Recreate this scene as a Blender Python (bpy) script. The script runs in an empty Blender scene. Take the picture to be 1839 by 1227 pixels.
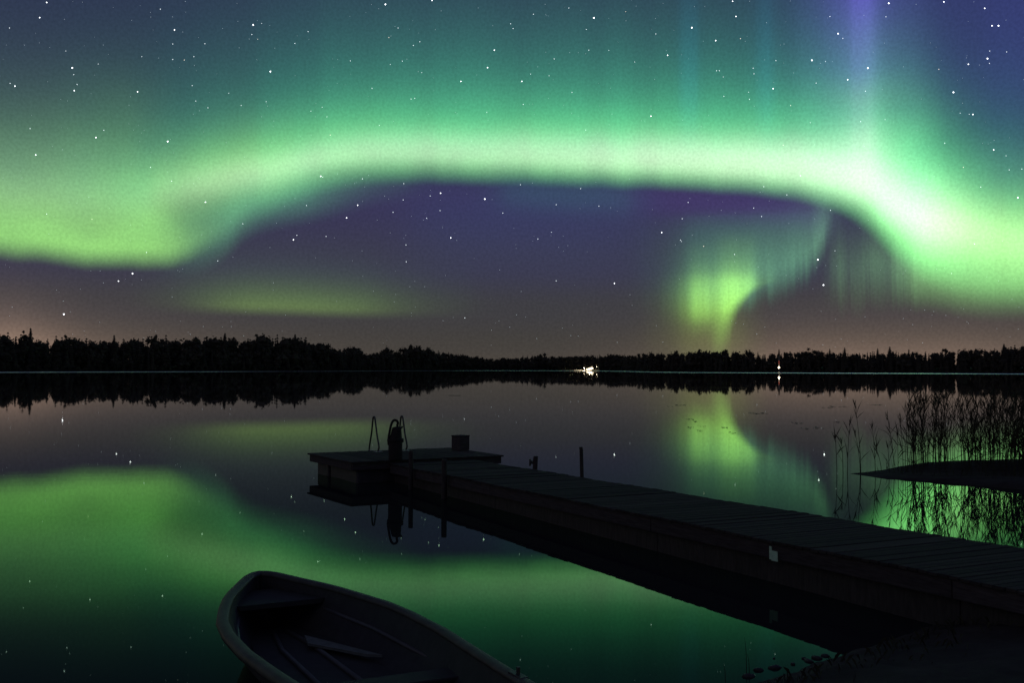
import bpy, bmesh, math, random
from mathutils import Vector, Matrix, noise

SC = bpy.context.scene
COL = SC.collection
RAD = math.radians

# ------------------------------------------------------------------ camera
CAM_H = 2.5
PITCH, ROLL, FPX, PW, PH = 0.02528, -0.0030, 1923.4, 1839.0, 1227.0
cam_data = bpy.data.cameras.new("camera")
cam_data.sensor_width = 36.0
cam_data.lens = FPX / PW * 36.0
cam_data.clip_start = 0.05
cam_data.clip_end = 120000.0
cam = bpy.data.objects.new("camera", cam_data)
COL.objects.link(cam)
_s, _c = math.sin(ROLL), math.cos(ROLL)
_up0 = Vector((0, -math.sin(PITCH), math.cos(PITCH)))
_fw = Vector((0, math.cos(PITCH), math.sin(PITCH)))
_ex = Vector((1, 0, 0)) * _c - _up0 * _s
_ey = Vector((1, 0, 0)) * _s + _up0 * _c
cam.matrix_world = Matrix(((_ex.x, _ey.x, -_fw.x, 0), (_ex.y, _ey.y, -_fw.y, 0),
                           (_ex.z, _ey.z, -_fw.z, CAM_H), (0, 0, 0, 1)))
SC.camera = cam


def direction(px, py):
    """world direction of a point of the photograph (used to read angles off it)"""
    return (_ex * (px - PW / 2) + _ey * (PH / 2 - py) + _fw * FPX).normalized()


def azel(px, py):
    d = direction(px, py)
    return math.degrees(math.atan2(d.x, d.y)), math.degrees(math.asin(d.z))


def hit(px, py, z=0.0):
    d = direction(px, py)
    t = (z - CAM_H) / d.z
    return Vector((d.x * t, d.y * t, z))


# ------------------------------------------------------------------ night sky with aurora
world = bpy.data.worlds.new("World")
SC.world = world
world.use_nodes = True
WT = world.node_tree
WT.nodes.clear()


class V:
    """a value in the sky's node tree, with arithmetic"""
    def __init__(self, s):
        self.s = s

    def __add__(self, o): return m('ADD', self, o)
    def __radd__(self, o): return m('ADD', self, o)
    def __sub__(self, o): return m('SUBTRACT', self, o)
    def __rsub__(self, o): return m('SUBTRACT', o, self)
    def __mul__(self, o): return m('MULTIPLY', self, o)
    def __rmul__(self, o): return m('MULTIPLY', self, o)
    def __truediv__(self, o): return m('DIVIDE', self, o)


def m(op, *a):
    n = WT.nodes.new('ShaderNodeMath')
    n.operation = op
    for i, x in enumerate(a):
        if isinstance(x, V):
            WT.links.new(x.s, n.inputs[i])
        else:
            n.inputs[i].default_value = x
    return V(n.outputs[0])


def smooth(x, a, b):
    n = WT.nodes.new('ShaderNodeMapRange')
    n.interpolation_type = 'SMOOTHSTEP'
    for k, v in (('Value', x), ('From Min', a), ('From Max', b)):
        if isinstance(v, V):
            WT.links.new(v.s, n.inputs[k])
        else:
            n.inputs[k].default_value = v
    return V(n.outputs['Result'])


def curve(x, pts, lo, hi):
    """smooth 1-D function through pts; x runs from lo to hi and is held beyond"""
    pts = sorted(pts)
    w = (hi - lo) * 0.012                      # level run-out at both ends
    pts = [(pts[0][0] - w, pts[0][1])] + pts + [(pts[-1][0] + w, pts[-1][1])]
    ys = [p[1] for p in pts]
    y0, y1 = min(ys), max(ys)
    if y1 - y0 < 1e-6:
        y1 = y0 + 1e-6
    t = (x - lo) / (hi - lo)
    n = WT.nodes.new('ShaderNodeFloatCurve')
    WT.links.new(t.s, n.inputs['Value'])
    c = n.mapping.curves[0]
    n.mapping.use_clip = True
    n.mapping.extend = 'HORIZONTAL'
    xs = [min(1, max(0, (p[0] - lo) / (hi - lo))) for p in pts]
    vs = [(y - y0) / (y1 - y0) for y in ys]
    while len(c.points) < len(pts):
        c.points.new(0.5, 0.5)
    for i in range(len(pts)):
        c.points[i].location = (xs[i], vs[i])
        c.points[i].handle_type = 'AUTO_CLAMPED'
    n.mapping.update()
    return V(n.outputs['Value']) * (y1 - y0) + y0


AL, AH = -32.0, 32.0


def az_curve(pts, py=400):          # (photo x, value)
    return curve(AZ, [(azel(p[0], py)[0], p[1]) for p in pts], AL, AH)


def edge_curve(pts):                # (photo x, photo y) -> elevation by azimuth
    return curve(AZ, [azel(*p) for p in pts], AL, AH)


def el_curve(pts, px=920):          # (photo y, value)
    return curve(EL, [(azel(px, p[0])[1], p[1]) for p in pts], 0.0, 32.0)


def el_ramp(stops, lo=0.0, hi=90.0, x=None):
    n = WT.nodes.new('ShaderNodeValToRGB')
    r = n.color_ramp
    r.interpolation = 'EASE'
    while len(r.elements) < len(stops):
        r.elements.new(0.5)
    for e, (p, c) in zip(r.elements, sorted(stops)):
        e.position = (p - lo) / (hi - lo)
        e.color = (*c, 1)
    WT.links.new((((x or EL) - lo) / (hi - lo)).s, n.inputs['Fac'])
    return n.outputs['Color']


LAYERS = []


def add(color, fac):
    """add fac * color to the sky; color an rgb triple or a colour socket"""
    n = WT.nodes.new('ShaderNodeVectorMath')
    n.operation = 'SCALE'
    if isinstance(color, tuple):
        n.inputs[0].default_value = color
    else:
        WT.links.new(color, n.inputs[0])
    if isinstance(fac, V):
        WT.links.new(fac.s, n.inputs['Scale'])
    else:
        n.inputs['Scale'].default_value = fac
    LAYERS.append(n.outputs[0])


_tc = WT.nodes.new('ShaderNodeTexCoord')
_sep = WT.nodes.new('ShaderNodeSeparateXYZ')
WT.links.new(_tc.outputs['Generated'], _sep.inputs[0])
DX, DY, DZ = (V(_sep.outputs[i]) for i in range(3))
AZ = m('DEGREES', m('ARCTAN2', DX, DY))
EL = m('MAXIMUM', m('DEGREES', m('ARCSINE', DZ)), 0.0)


def noise1(scale, vx, detail=2.0, rough=0.5, w=0.0):
    """noise that varies with one value"""
    n = WT.nodes.new('ShaderNodeTexNoise')
    n.noise_dimensions = '1D'
    n.inputs['Scale'].default_value = scale
    n.inputs['Detail'].default_value = detail
    n.inputs['Roughness'].default_value = rough
    WT.links.new((vx + w).s, n.inputs['W'])
    return V(n.outputs['Fac'])


def noise3(scale, detail=2.0, stretch=1.0):
    cmb = WT.nodes.new('ShaderNodeCombineXYZ')
    WT.links.new(AZ.s, cmb.inputs[0])
    WT.links.new((EL * stretch).s, cmb.inputs[1])
    n = WT.nodes.new('ShaderNodeTexNoise')
    n.noise_dimensions = '2D'
    n.inputs['Scale'].default_value = scale
    n.inputs['Detail'].default_value = detail
    WT.links.new(cmb.outputs[0], n.inputs['Vector'])
    return V(n.outputs['Fac'])


def fall(t, L, p=1.0):
    q = m('MAXIMUM', t, 0.0) / L
    if p != 1.0:
        q = m('POWER', q, p)
    return m('EXPONENT', q * -1.0)


# aurora stands in the northern sky, fading round towards the south
NORTH = smooth(m('ABSOLUTE', AZ), 150.0, 60.0)
wob = noise3(0.35, 2.0, 1.6) - 0.5                    # gentle unevenness of the light
SOFT = wob * 0.32 + 1.0
FINE = noise1(1.6, AZ + (EL * -0.02), 3.0, 0.6) * 0.8 + 0.6     # rays
RAYS = noise1(0.40, AZ + (EL * 0.03), 1.5, 0.5, 13.0) - 0.5            # uneven light along the arcs
STREAK = noise1(1.7, AZ + (EL * 0.02), 4.0, 0.62, 40.0) - 0.5            # narrow vertical streaks
# clear night sky behind it
add(el_ramp([(0, (.058, .052, .044)), (1.2, (.050, .047, .043)), (3.2, (.047, .046, .052)), (5.5, (.043, .042, .074)),
             (9.0, (.040, .037, .094)), (12, (.024, .030, .070)), (19, (.026, .033, .078)), (40, (.026, .034, .066)),
             (90, (.022, .030, .054))]), 1.0)
# glow of far towns low over the horizon, stronger to both sides
lowglow = fall(EL, 1.5, 1.2)
add((.150, .092, .064), lowglow * az_curve([(-300, 3.6), (0, 3.6), (60, 2.9), (110, 2.1), (200, 1.15), (350, .6), (560, .25), (900, .12), (1150, .35),
                                            (1300, .8), (1500, 1.4), (1700, 1.4), (1839, 1.1), (2200, .9)], 600))

# left lobe of the aurora
eA = edge_curve([(-400, 425), (-150, 440), (0, 455), (100, 465), (200, 474), (280, 475), (325, 468), (360, 453), (400, 430), (450, 405), (520, 385)])
tA = EL - eA + RAYS * 0.35
bA = curve(AZ + m('MINIMUM', m('MAXIMUM', tA, 0.0), 6.0) * 0.34, [(azel(p[0], 460)[0], p[1]) for p in [(-400, .45), (-150, .7), (0, .95), (200, .95), (275, .90), (312, .76), (340, .54),
                (366, .32), (400, .16), (440, .06), (510, 0)]], AL, AH)
add((.265, .66, .125), bA * smooth(tA, -0.45, 1.0) * fall(tA - 0.5, az_curve([(-400, 3.0), (0, 3.3), (150, 4.0), (280, 4.4), (350, 3.2)], 430), 1.7) * SOFT * NORTH)
add((.060, .11, .055), az_curve([(-400, .6), (0, 1.0), (200, .55), (420, .2), (560, 0)], 300) * smooth(tA, 0.5, 4) * fall(tA - 2.0, 5.5, 1.8) * NORTH)

# main arc
eB = edge_curve([(200, 408), (300, 388), (400, 366), (480, 349), (560, 328), (620, 316), (760, 311), (900, 315), (1100, 322),
                 (1300, 332), (1420, 344), (1500, 362), (1560, 394), (1620, 440), (1690, 470), (1760, 485), (1839, 492), (2100, 500)])
tB = EL - eB + RAYS * 0.22
wB = az_curve([(200, 2.0), (330, 1.8), (450, 1.6), (560, 1.1), (680, .85), (900, .75), (1300, .65), (1450, .72), (1560, 1.1), (1650, 1.6), (1839, 2.0)], 330)
bB = az_curve([(150, 0), (230, .16), (300, .38), (400, .62), (600, .74), (900, .85), (1200, .95), (1400, 1.05), (1500, 1.25),
               (1570, 1.7), (1640, 2.2), (1700, 2.0), (1770, 1.3), (1839, .9), (2000, .7), (2300, .55)], 330)
riseB = smooth(tB, wB * -0.95, wB * 1.3)
LB = az_curve([(200, 2.2), (500, 2.1), (900, 2.2), (1300, 2.4), (1450, 2.7), (1540, 3.2), (1620, 3.9), (1700, 3.6), (1839, 2.9), (2100, 2.4)], 330)
add((.13, .72, .17), bB * riseB * fall(tB - 0.7, LB, 1.6) * SOFT * (RAYS * 0.35 + 1.0) * NORTH)
# white core
core = az_curve([(200, .04), (300, .12), (400, .26), (600, .36), (900, .44), (1200, .62), (1450, .76), (1540, .78), (1640, .64), (1700, .54), (1770, .30),
                 (1839, .20), (2100, .1)], 330)
add((.66, .18, .47), core * riseB * fall(m('ABSOLUTE', tB - LB * 0.53), LB * 0.47, 2.0) * NORTH)
# the yellow-green tint the arc takes towards both ends, low in the sky
add((.22, .22, .0), az_curve([(-400, 0), (180, 0), (300, .35), (420, .55), (560, .25), (800, .1), (1500, .1), (1620, .4), (1720, .9), (1839, 1.0), (2200, .9)], 400)
    * riseB * fall(m('ABSOLUTE', tB - 1.4), 2.0, 2.0) * NORTH)
# soft underside where the arc curls down to the lobe
eT = edge_curve([(300, 480), (345, 474), (388, 456), (417, 434), (440, 412), (487, 392), (540, 382), (590, 372), (640, 358), (700, 345), (800, 335)])
tT = EL - eT
add((.055, .22, .095), az_curve([(230, 0), (300, .12), (345, .42), (370, .55), (400, .78), (440, .95), (520, .9), (580, .62), (640, .38), (720, .2), (820, 0)], 400)
    * smooth(tT, -0.9, 1.3) * fall(tT - 1.2, 1.9, 1.8) * NORTH)
# wide green and blue veil over the arc
veil = az_curve([(-300, .05), (0, .12), (200, .34), (400, .66), (600, .85), (900, 1.0), (1300, 1.0), (1500, .95), (1600, .92), (1700, .75), (1839, .55), (2200, .3)], 150)
add((.026, .29, .105), veil * smooth(tB, 0.0, 2.2) * fall(tB - 1.5, 3.7, 1.3) * (RAYS * 0.5 + STREAK * 0.08 + 1.0) * NORTH)
add((.010, .071, .060), veil * (RAYS * 0.6 + STREAK * 0.12 + 1.0) * smooth(tB, 0.0, 4.0) * fall(tB - 3.0, 5.3, 1.7) * NORTH)
# violet hem under the arc
add((.014, .004, .040), az_curve([(520, 0), (700, .15), (1000, .15), (1200, .8), (1400, 1.0), (1480, .5), (1530, 0)], 340)
    * fall(m('ABSOLUTE', tB + 1.0), 0.9, 2.0))
add((.0, .006, .024), az_curve([(600, 0), (760, .6), (960, 1.0), (1150, .6), (1260, 0)], 400) * fall(m('ABSOLUTE', tB + 2.6), 2.6, 2.0))
add((.0, .028, .020), az_curve([(820, 0), (920, .8), (1040, 1.0), (1120, .8), (1220, 0)], 400) * fall(m('ABSOLUTE', tB + 0.9), 0.9, 2.0))

# tall ray over the bend of the arc, turning violet high up
ray = az_curve([(1380, 0), (1440, .10), (1490, .32), (1525, .62), (1548, .95), (1557, .95), (1567, .78), (1580, .48), (1600, .28), (1640, .14), (1740, 0)], 150)
add(el_ramp([(8, (0, 0, 0)), (9.6, (.14, .12, .12)), (11.3, (.23, .23, .22)), (13.2, (.12, .18, .19)), (15.4, (.080, .10, .26)), (19.2, (.080, .052, .35)),
             (25, (.05, .03, .22)), (36, (.01, .01, .05)), (60, (0, 0, 0))], 0, 60), ray * NORTH)
add((.010, .010, .085), az_curve([(1250, 0), (1400, .3), (1540, .6), (1620, .7), (1750, .8), (1839, 1.0), (2200, .9)], 80) * smooth(EL, 7.0, 15.0) * fall(EL - 19.0, 14.0, 1.6) * NORTH)
add((.0, .030, .055), az_curve([(1190, 0), (1222, .5), (1240, 1.0), (1252, .7), (1275, .12), (1330, .1), (1362, .6), (1378, .8), (1388, .4), (1410, 0)], 150)
    * smooth(EL, 10.5, 14.5) * fall(EL - 15.0, 5.0, 1.5) * NORTH)

# flame-like patch standing on the horizon under the arc
sF = AZ - curve(EL, [(azel(px, py)[1], azel(px, py)[0]) for px, py in
                     [(1300, 640), (1304, 612), (1312, 580), (1322, 555), (1334, 540), (1350, 526), (1372, 512), (1400, 500)]], 0.0, 8.0)
tongue = az_curve([(1150, 0), (1195, .04), (1222, .18), (1242, .46), (1260, .72), (1270, .62), (1284, .30), (1300, .08), (1315, 0)], 550)
tongue_el = el_curve([(620, 0), (595, .10), (578, .38), (558, .85), (538, 1.0), (515, .85), (497, .5), (480, .22), (450, .06), (410, 0)], 1260)
flame = az_curve([(1262, 0), (1280, .28), (1292, .62), (1302, .95), (1312, 1.12), (1322, 1.08), (1334, .95), (1345, .80), (1353, .52), (1364, .2), (1390, .05), (1420, 0)], 550)
flame_el = el_curve([(640, .16), (612, .27), (590, .42), (565, .74), (538, 1.0), (515, .92), (496, .60), (478, .28), (440, .08), (390, 0)], 1300)
add((.30, .72, .095), (flame * flame_el + tongue * tongue_el) * smooth(sF + STREAK * 0.4, 0.36, -0.55) * (STREAK * 0.5 + 1.0))
# olive haze round its foot
add((.060, .080, .010), az_curve([(1100, 0), (1170, .14), (1220, .5), (1275, .9), (1320, .6), (1370, .1), (1400, 0)], 600) * el_curve([(640, .8), (600, 1.0), (570, .8), (530, .3), (500, 0)], 1300))
# thin curtain running from the flame up to the bend
eD = edge_curve([(1330, 545), (1352, 530), (1390, 516), (1430, 498), (1462, 475), (1478, 450), (1496, 420), (1520, 400)])
tD = EL - eD + STREAK * 0.9
add((.075, .205, .10), az_curve([(1150, 0), (1210, .05), (1270, .22), (1330, .45), (1360, .62), (1400, .55), (1430, .72), (1452, .62), (1468, .95), (1478, .80), (1488, .42), (1500, .15), (1525, 0)], 430)
    * smooth(tD, -0.7, 1.2) * fall(tD - 0.8, 1.8, 1.6) * (STREAK * 1.1 + 1.0))
add((.022, .10, .055), az_curve([(1090, 0), (1160, .10), (1225, .45), (1300, 1.0), (1400, .9), (1460, .5), (1500, .05), (1560, 0)], 470) * smooth(tD, -1.2, 0.8) * el_curve([(600, 0), (560, .5), (500, 1), (440, .8), (390, .3), (360, 0)], 1300))
# fine rays below the bend
eE = edge_curve([(1480, 550), (1520, 556), (1600, 545), (1700, 550), (1839, 560)])
tE = EL - eE
STR_E = STREAK * az_curve([(1440, 1.0), (1600, 1.0), (1670, .25), (1839, .2)], 500)
add((.12, .30, .11), az_curve([(1455, 0), (1495, .22), (1510, .36), (1522, .28), (1540, .24), (1560, .52), (1575, .50), (1592, .44), (1606, .75), (1640, .95), (1720, .95), (1839, .95), (2100, .6)], 480)
    * smooth(tE + STR_E * 1.3, -0.6, 2.6) * fall(tE - 1.8, 1.9, 1.6) * (STR_E * 1.1 + 1.0))
add((.10, .24, .05), az_curve([(1580, 0), (1640, .5), (1720, .9), (1839, .9), (2100, .7)], 520) * smooth(tE, -0.6, 1.8) * fall(tE - 1.2, 1.6, 1.5))
# low pale patch in the north-west
eG = edge_curve([(300, 560), (500, 564), (760, 570)])
tG = EL - eG
add((.072, .130, .018), az_curve([(200, 0), (290, .06), (350, .26), (420, .75), (500, 1.0), (600, .85), (680, .48), (740, .2), (810, .06), (900, 0)], 550) * smooth(tG, -0.25, 0.55) * fall(tG - 0.3, 0.9, 1.2))
add((.012, .035, .010), az_curve([(160, 0), (260, .15), (400, .8), (560, 1.0), (700, .6), (830, .15), (940, 0)], 550) * smooth(tG, -0.3, 1.0) * fall(tG - 0.8, 1.6, 1.5))

tot = LAYERS[0]
for l in LAYERS[1:]:
    n = WT.nodes.new('ShaderNodeVectorMath')
    n.operation = 'ADD'
    WT.links.new(tot, n.inputs[0])
    WT.links.new(l, n.inputs[1])
    tot = n.outputs[0]
# fine grain-like mottling over the whole sky
_mot = noise3(7.0, 2.0, 1.0) * 0.36 + 0.82
n = WT.nodes.new('ShaderNodeVectorMath')
n.operation = 'SCALE'
WT.links.new(tot, n.inputs[0])
WT.links.new(_mot.s, n.inputs['Scale'])
tot = n.outputs[0]
_bg = WT.nodes.new('ShaderNodeBackground')
_bg.inputs['Strength'].default_value = 1.0
WT.links.new(tot, _bg.inputs['Color'])
world.cycles.sampling_method = 'MANUAL'
world.cycles.sample_map_resolution = 256
_out = WT.nodes.new('ShaderNodeOutputWorld')
WT.links.new(_bg.outputs[0], _out.inputs['Surface'])

# faint fill added from behind the camera to lift the dark sides
sun_data = bpy.data.lights.new('fill_light', 'SUN')
sun_data.energy = 0.045
sun_data.angle = RAD(25)
sun_data.color = (1.0, .95, .98)
sun = bpy.data.objects.new('fill_light', sun_data)
sun.rotation_euler = Vector((.62, .70, -.55)).to_track_quat('-Z', 'Y').to_euler()
COL.objects.link(sun)

SC.view_settings.view_transform = 'Standard'
SC.view_settings.look = 'None'
SC.view_settings.exposure = 0.0
SC.view_settings.gamma = 1.0
SC.view_settings.use_curve_mapping = False
SC.cycles.max_bounces = 5
SC.cycles.diffuse_bounces = 2
SC.cycles.glossy_bounces = 3
SC.cycles.use_denoising = True
random.seed(11)


# ------------------------------------------------------------------ helpers
def link_props(o, label=None, cat=None, group=None, kind=None, parent=None):
    COL.objects.link(o)
    if label: o['label'] = label
    if cat: o['category'] = cat
    if group: o['group'] = group
    if kind: o['kind'] = kind
    if parent is not None: o.parent = parent
    return o


def mesh_obj(name, vf, mat, smooth_=False, **kw):
    me = bpy.data.meshes.new(name)
    me.from_pydata([tuple(v) for v in vf[0]], [], vf[1])
    for mm in (mat if isinstance(mat, (list, tuple)) else [mat]):
        me.materials.append(mm)
    if smooth_:
        me.polygons.foreach_set('use_smooth', [True] * len(me.polygons))
    me.update()
    return link_props(bpy.data.objects.new(name, me), **kw)


def share(name, me, loc, **kw):
    o = bpy.data.objects.new(name, me)
    o.location = loc
    return link_props(o, **kw)


def empty(name, loc=(0, 0, 0), rz=0.0, **kw):
    o = bpy.data.objects.new(name, None)
    o.location = loc
    o.rotation_euler = (0, 0, rz)
    o.empty_display_size = 0.2
    return link_props(o, **kw)


def join(*vfs):
    V_, F_ = [], []
    for v, f in vfs:
        k = len(V_)
        V_ += list(v)
        F_ += [tuple(i + k for i in q) for q in f]
    return V_, F_


def bm_out(bm):
    bm.verts.index_update()
    r = [tuple(q.co) for q in bm.verts], [tuple(l.vert.index for l in f.loops) for f in bm.faces]
    bm.free()
    return r


def box(x0, x1, y0, y1, z0, z1, b=0.0):
    """box with chamfered long edges when b > 0"""
    if b <= 0:
        v = [(x, y, z) for z in (z0, z1) for y in (y0, y1) for x in (x0, x1)]
        return v, [(0, 2, 3, 1), (4, 5, 7, 6), (0, 1, 5, 4), (2, 6, 7, 3), (0, 4, 6, 2), (1, 3, 7, 5)]
    bm = bmesh.new()
    bmesh.ops.create_cube(bm, size=1.0)
    for q in bm.verts:
        q.co = Vector(((x0 + x1) / 2 + q.co.x * (x1 - x0), (y0 + y1) / 2 + q.co.y * (y1 - y0), (z0 + z1) / 2 + q.co.z * (z1 - z0)))
    bmesh.ops.bevel(bm, geom=list(bm.edges), offset=b, segments=1, affect='EDGES')
    return bm_out(bm)


def tube(path, rad, seg=8, cap=True):
    """round bar along a list of points; rad a number or one per point"""
    P = [Vector(p) for p in path]
    R = rad if isinstance(rad, (list, tuple)) else [rad] * len(P)
    V_, F_ = [], []
    nrm = None
    for i, p in enumerate(P):
        t = (P[min(i + 1, len(P) - 1)] - P[max(i - 1, 0)]).normalized()
        if nrm is None:
            nrm = t.orthogonal().normalized()
        nrm = (nrm - t * nrm.dot(t)).normalized()
        b = t.cross(nrm)
        for k in range(seg):
            a = 2 * math.pi * k / seg
            V_.append(p + (nrm * math.cos(a) + b * math.sin(a)) * R[i])
    for i in range(len(P) - 1):
        for k in range(seg):
            k2 = (k + 1) % seg
            F_.append((i * seg + k, i * seg + k2, (i + 1) * seg + k2, (i + 1) * seg + k))
    if cap:
        F_.append(tuple(range(seg))[::-1])
        F_.append(tuple((len(P) - 1) * seg + k for k in range(seg)))
    return V_, F_


def bez(pts, n=8):
    """smooth curve through points"""
    P = [Vector(p) for p in pts]
    out = []
    for i in range(len(P) - 1):
        p0, p1, p2, p3 = P[max(i - 1, 0)], P[i], P[i + 1], P[min(i + 2, len(P) - 1)]
        for k in range(n):
            t = k / n
            out.append(0.5 * ((2 * p1) + (p2 - p0) * t + (2 * p0 - 5 * p1 + 4 * p2 - p3) * t * t + (3 * p1 - p0 - 3 * p2 + p3) * t ** 3))
    out.append(P[-1])
    return out


def interp(tab, x):
    if x <= tab[0][0]:
        return tab[0][1]
    for (a, b), (c, d) in zip(tab, tab[1:]):
        if x <= c:
            return b + (d - b) * (x - a) / (c - a)
    return tab[-1][1]


# ------------------------------------------------------------------ materials
def material(name, col, rough=0.7, spec=0.5, noise_scale=0.0, col2=None, bump=0.0, stretch=(1, 1, 1), metallic=0.0, emit=None, obj_var=0.0):
    mat = bpy.data.materials.new(name)
    mat.use_nodes = True
    nt = mat.node_tree
    b = nt.nodes['Principled BSDF']
    b.inputs['Base Color'].default_value = (*col, 1)
    b.inputs['Roughness'].default_value = rough
    b.inputs['Specular IOR Level'].default_value = spec
    b.inputs['Metallic'].default_value = metallic
    if emit:
        b.inputs['Emission Color'].default_value = (*emit[0], 1)
        b.inputs['Emission Strength'].default_value = emit[1]
    if noise_scale:
        tc = nt.nodes.new('ShaderNodeTexCoord')
        mp = nt.nodes.new('ShaderNodeMapping')
        mp.inputs['Scale'].default_value = stretch
        nt.links.new(tc.outputs['Object'], mp.inputs[0])
        nz = nt.nodes.new('ShaderNodeTexNoise')
        nz.inputs['Scale'].default_value = noise_scale
        nz.inputs['Detail'].default_value = 6
        nz.inputs['Roughness'].default_value = 0.65
        nt.links.new(mp.outputs[0], nz.inputs['Vector'])
        mx = nt.nodes.new('ShaderNodeMix')
        mx.data_type = 'RGBA'
        mx.inputs['A'].default_value = (*col, 1)
        mx.inputs['B'].default_value = (*(col2 or tuple(c * 0.5 for c in col)), 1)
        rp = nt.nodes.new('ShaderNodeMapRange')
        rp.inputs['From Min'].default_value = 0.35
        rp.inputs['From Max'].default_value = 0.65
        nt.links.new(nz.outputs['Fac'], rp.inputs['Value'])
        nt.links.new(rp.outputs[0], mx.inputs['Factor'])
        src = mx.outputs['Result']
        if obj_var:
            oi = nt.nodes.new('ShaderNodeObjectInfo')
            hv = nt.nodes.new('ShaderNodeHueSaturation')
            mr = nt.nodes.new('ShaderNodeMapRange')
            mr.inputs['To Min'].default_value = 1 - obj_var
            mr.inputs['To Max'].default_value = 1 + obj_var
            nt.links.new(oi.outputs['Random'], mr.inputs['Value'])
            nt.links.new(mr.outputs[0], hv.inputs['Value'])
            nt.links.new(src, hv.inputs['Color'])
            src = hv.outputs['Color']
        nt.links.new(src, b.inputs['Base Color'])
        if bump:
            bp = nt.nodes.new('ShaderNodeBump')
            bp.inputs['Strength'].default_value = bump
            bp.inputs['Distance'].default_value = 0.02
            nt.links.new(nz.outputs['Fac'], bp.inputs['Height'])
            nt.links.new(bp.outputs[0], b.inputs['Normal'])
    return mat


M_DECK = material('weathered deck wood', (.072, .060, .058), .9, .15, 3.0, (.040, .033, .032), .5, (.6, 14, 6), obj_var=.30)
M_BEAM = material('dark jetty timber', (.090, .073, .076), .9, .2, 4.0, (.05, .037, .040), .4, (1, 8, 8), obj_var=.15)
M_PILE = material('wet pile wood', (.060, .045, .045), .7, .4, 8.0, (.03, .022, .022), .6, (3, 3, .6))
M_FLOAT = material('pontoon plastic', (.075, .062, .066), .6, .4, 6.0, (.045, .037, .04), .2)
M_STEEL = material('dull ladder steel', (.10, .10, .10), .5, .5, 14.0, (.05, .05, .05), .1, metallic=.6)
M_PALE = material('pale metal plate', (.60, .56, .54), .5, .5, 20.0, (.42, .38, .36))
M_TAG = material('pale plastic tag', (.62, .85, .64), .5, .5, 12.0, (.50, .70, .52))
M_DARK = material('black rubberised cloth', (.035, .028, .030), .8, .3, 20.0, (.02, .017, .018), .3)
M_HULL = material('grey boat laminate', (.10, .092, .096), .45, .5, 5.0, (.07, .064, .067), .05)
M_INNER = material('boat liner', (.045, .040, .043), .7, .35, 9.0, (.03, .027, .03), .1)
M_RAIL = material('boat rubbing strip', (.088, .080, .076), .55, .35, 7.0, (.050, .046, .044), .1)
M_BOARD = material('pale painted board', (.18, .19, .18), .6, .4, 12.0, (.11, .12, .11), .1, (1, 1, 1))
M_GROUND = material('shore soil', (.055, .042, .040), .95, .2, 2.2, (.028, .021, .020), .8)
M_STONE = material('wet shore stone', (.060, .050, .050), .7, .4, 6.0, (.03, .026, .026), .5)
M_REED = material('reed', (.045, .040, .022), .7, .3, 3.0, (.030, .026, .014))
M_LEAF = material('dark foliage', (.090, .078, .060), .95, .1, .25, (.070, .062, .048))
M_NEEDLE = material('dark conifer foliage', (.085, .073, .058), .95, .1, .25, (.065, .057, .045))
M_TRUNK = material('bark', (.060, .048, .042), .9, .2, 3.0)
M_LAND = material('far land', (.050, .043, .032), 1.0, .1, .05, (.03, .026, .02))
M_WHITEWALL = material('white boards', (.75, .72, .66), .8, .3, .8, (.62, .60, .55))
M_ROOF = material('dark roof', (.05, .04, .04), .8, .3, 1.5, (.03, .025, .025))
M_QUAY = material('pale quay stone', (.50, .46, .40), .9, .3, .6, (.34, .31, .27), .3)
M_LAMP = material('lit warm lamp', (.8, .8, .8), .5, .5, emit=((1.0, .86, .60), 14.0))
M_WINDOW = material('lit window', (.8, .8, .8), .5, .5, emit=((1.0, .83, .58), 6.0))
M_RED = material('red lamp', (.5, .05, .04), .5, .5, emit=((1.0, .18, .10), .35))
M_MAST = material('mast paint', (.55, .50, .48), .6, .4, 2.0, (.45, .40, .38))


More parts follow.
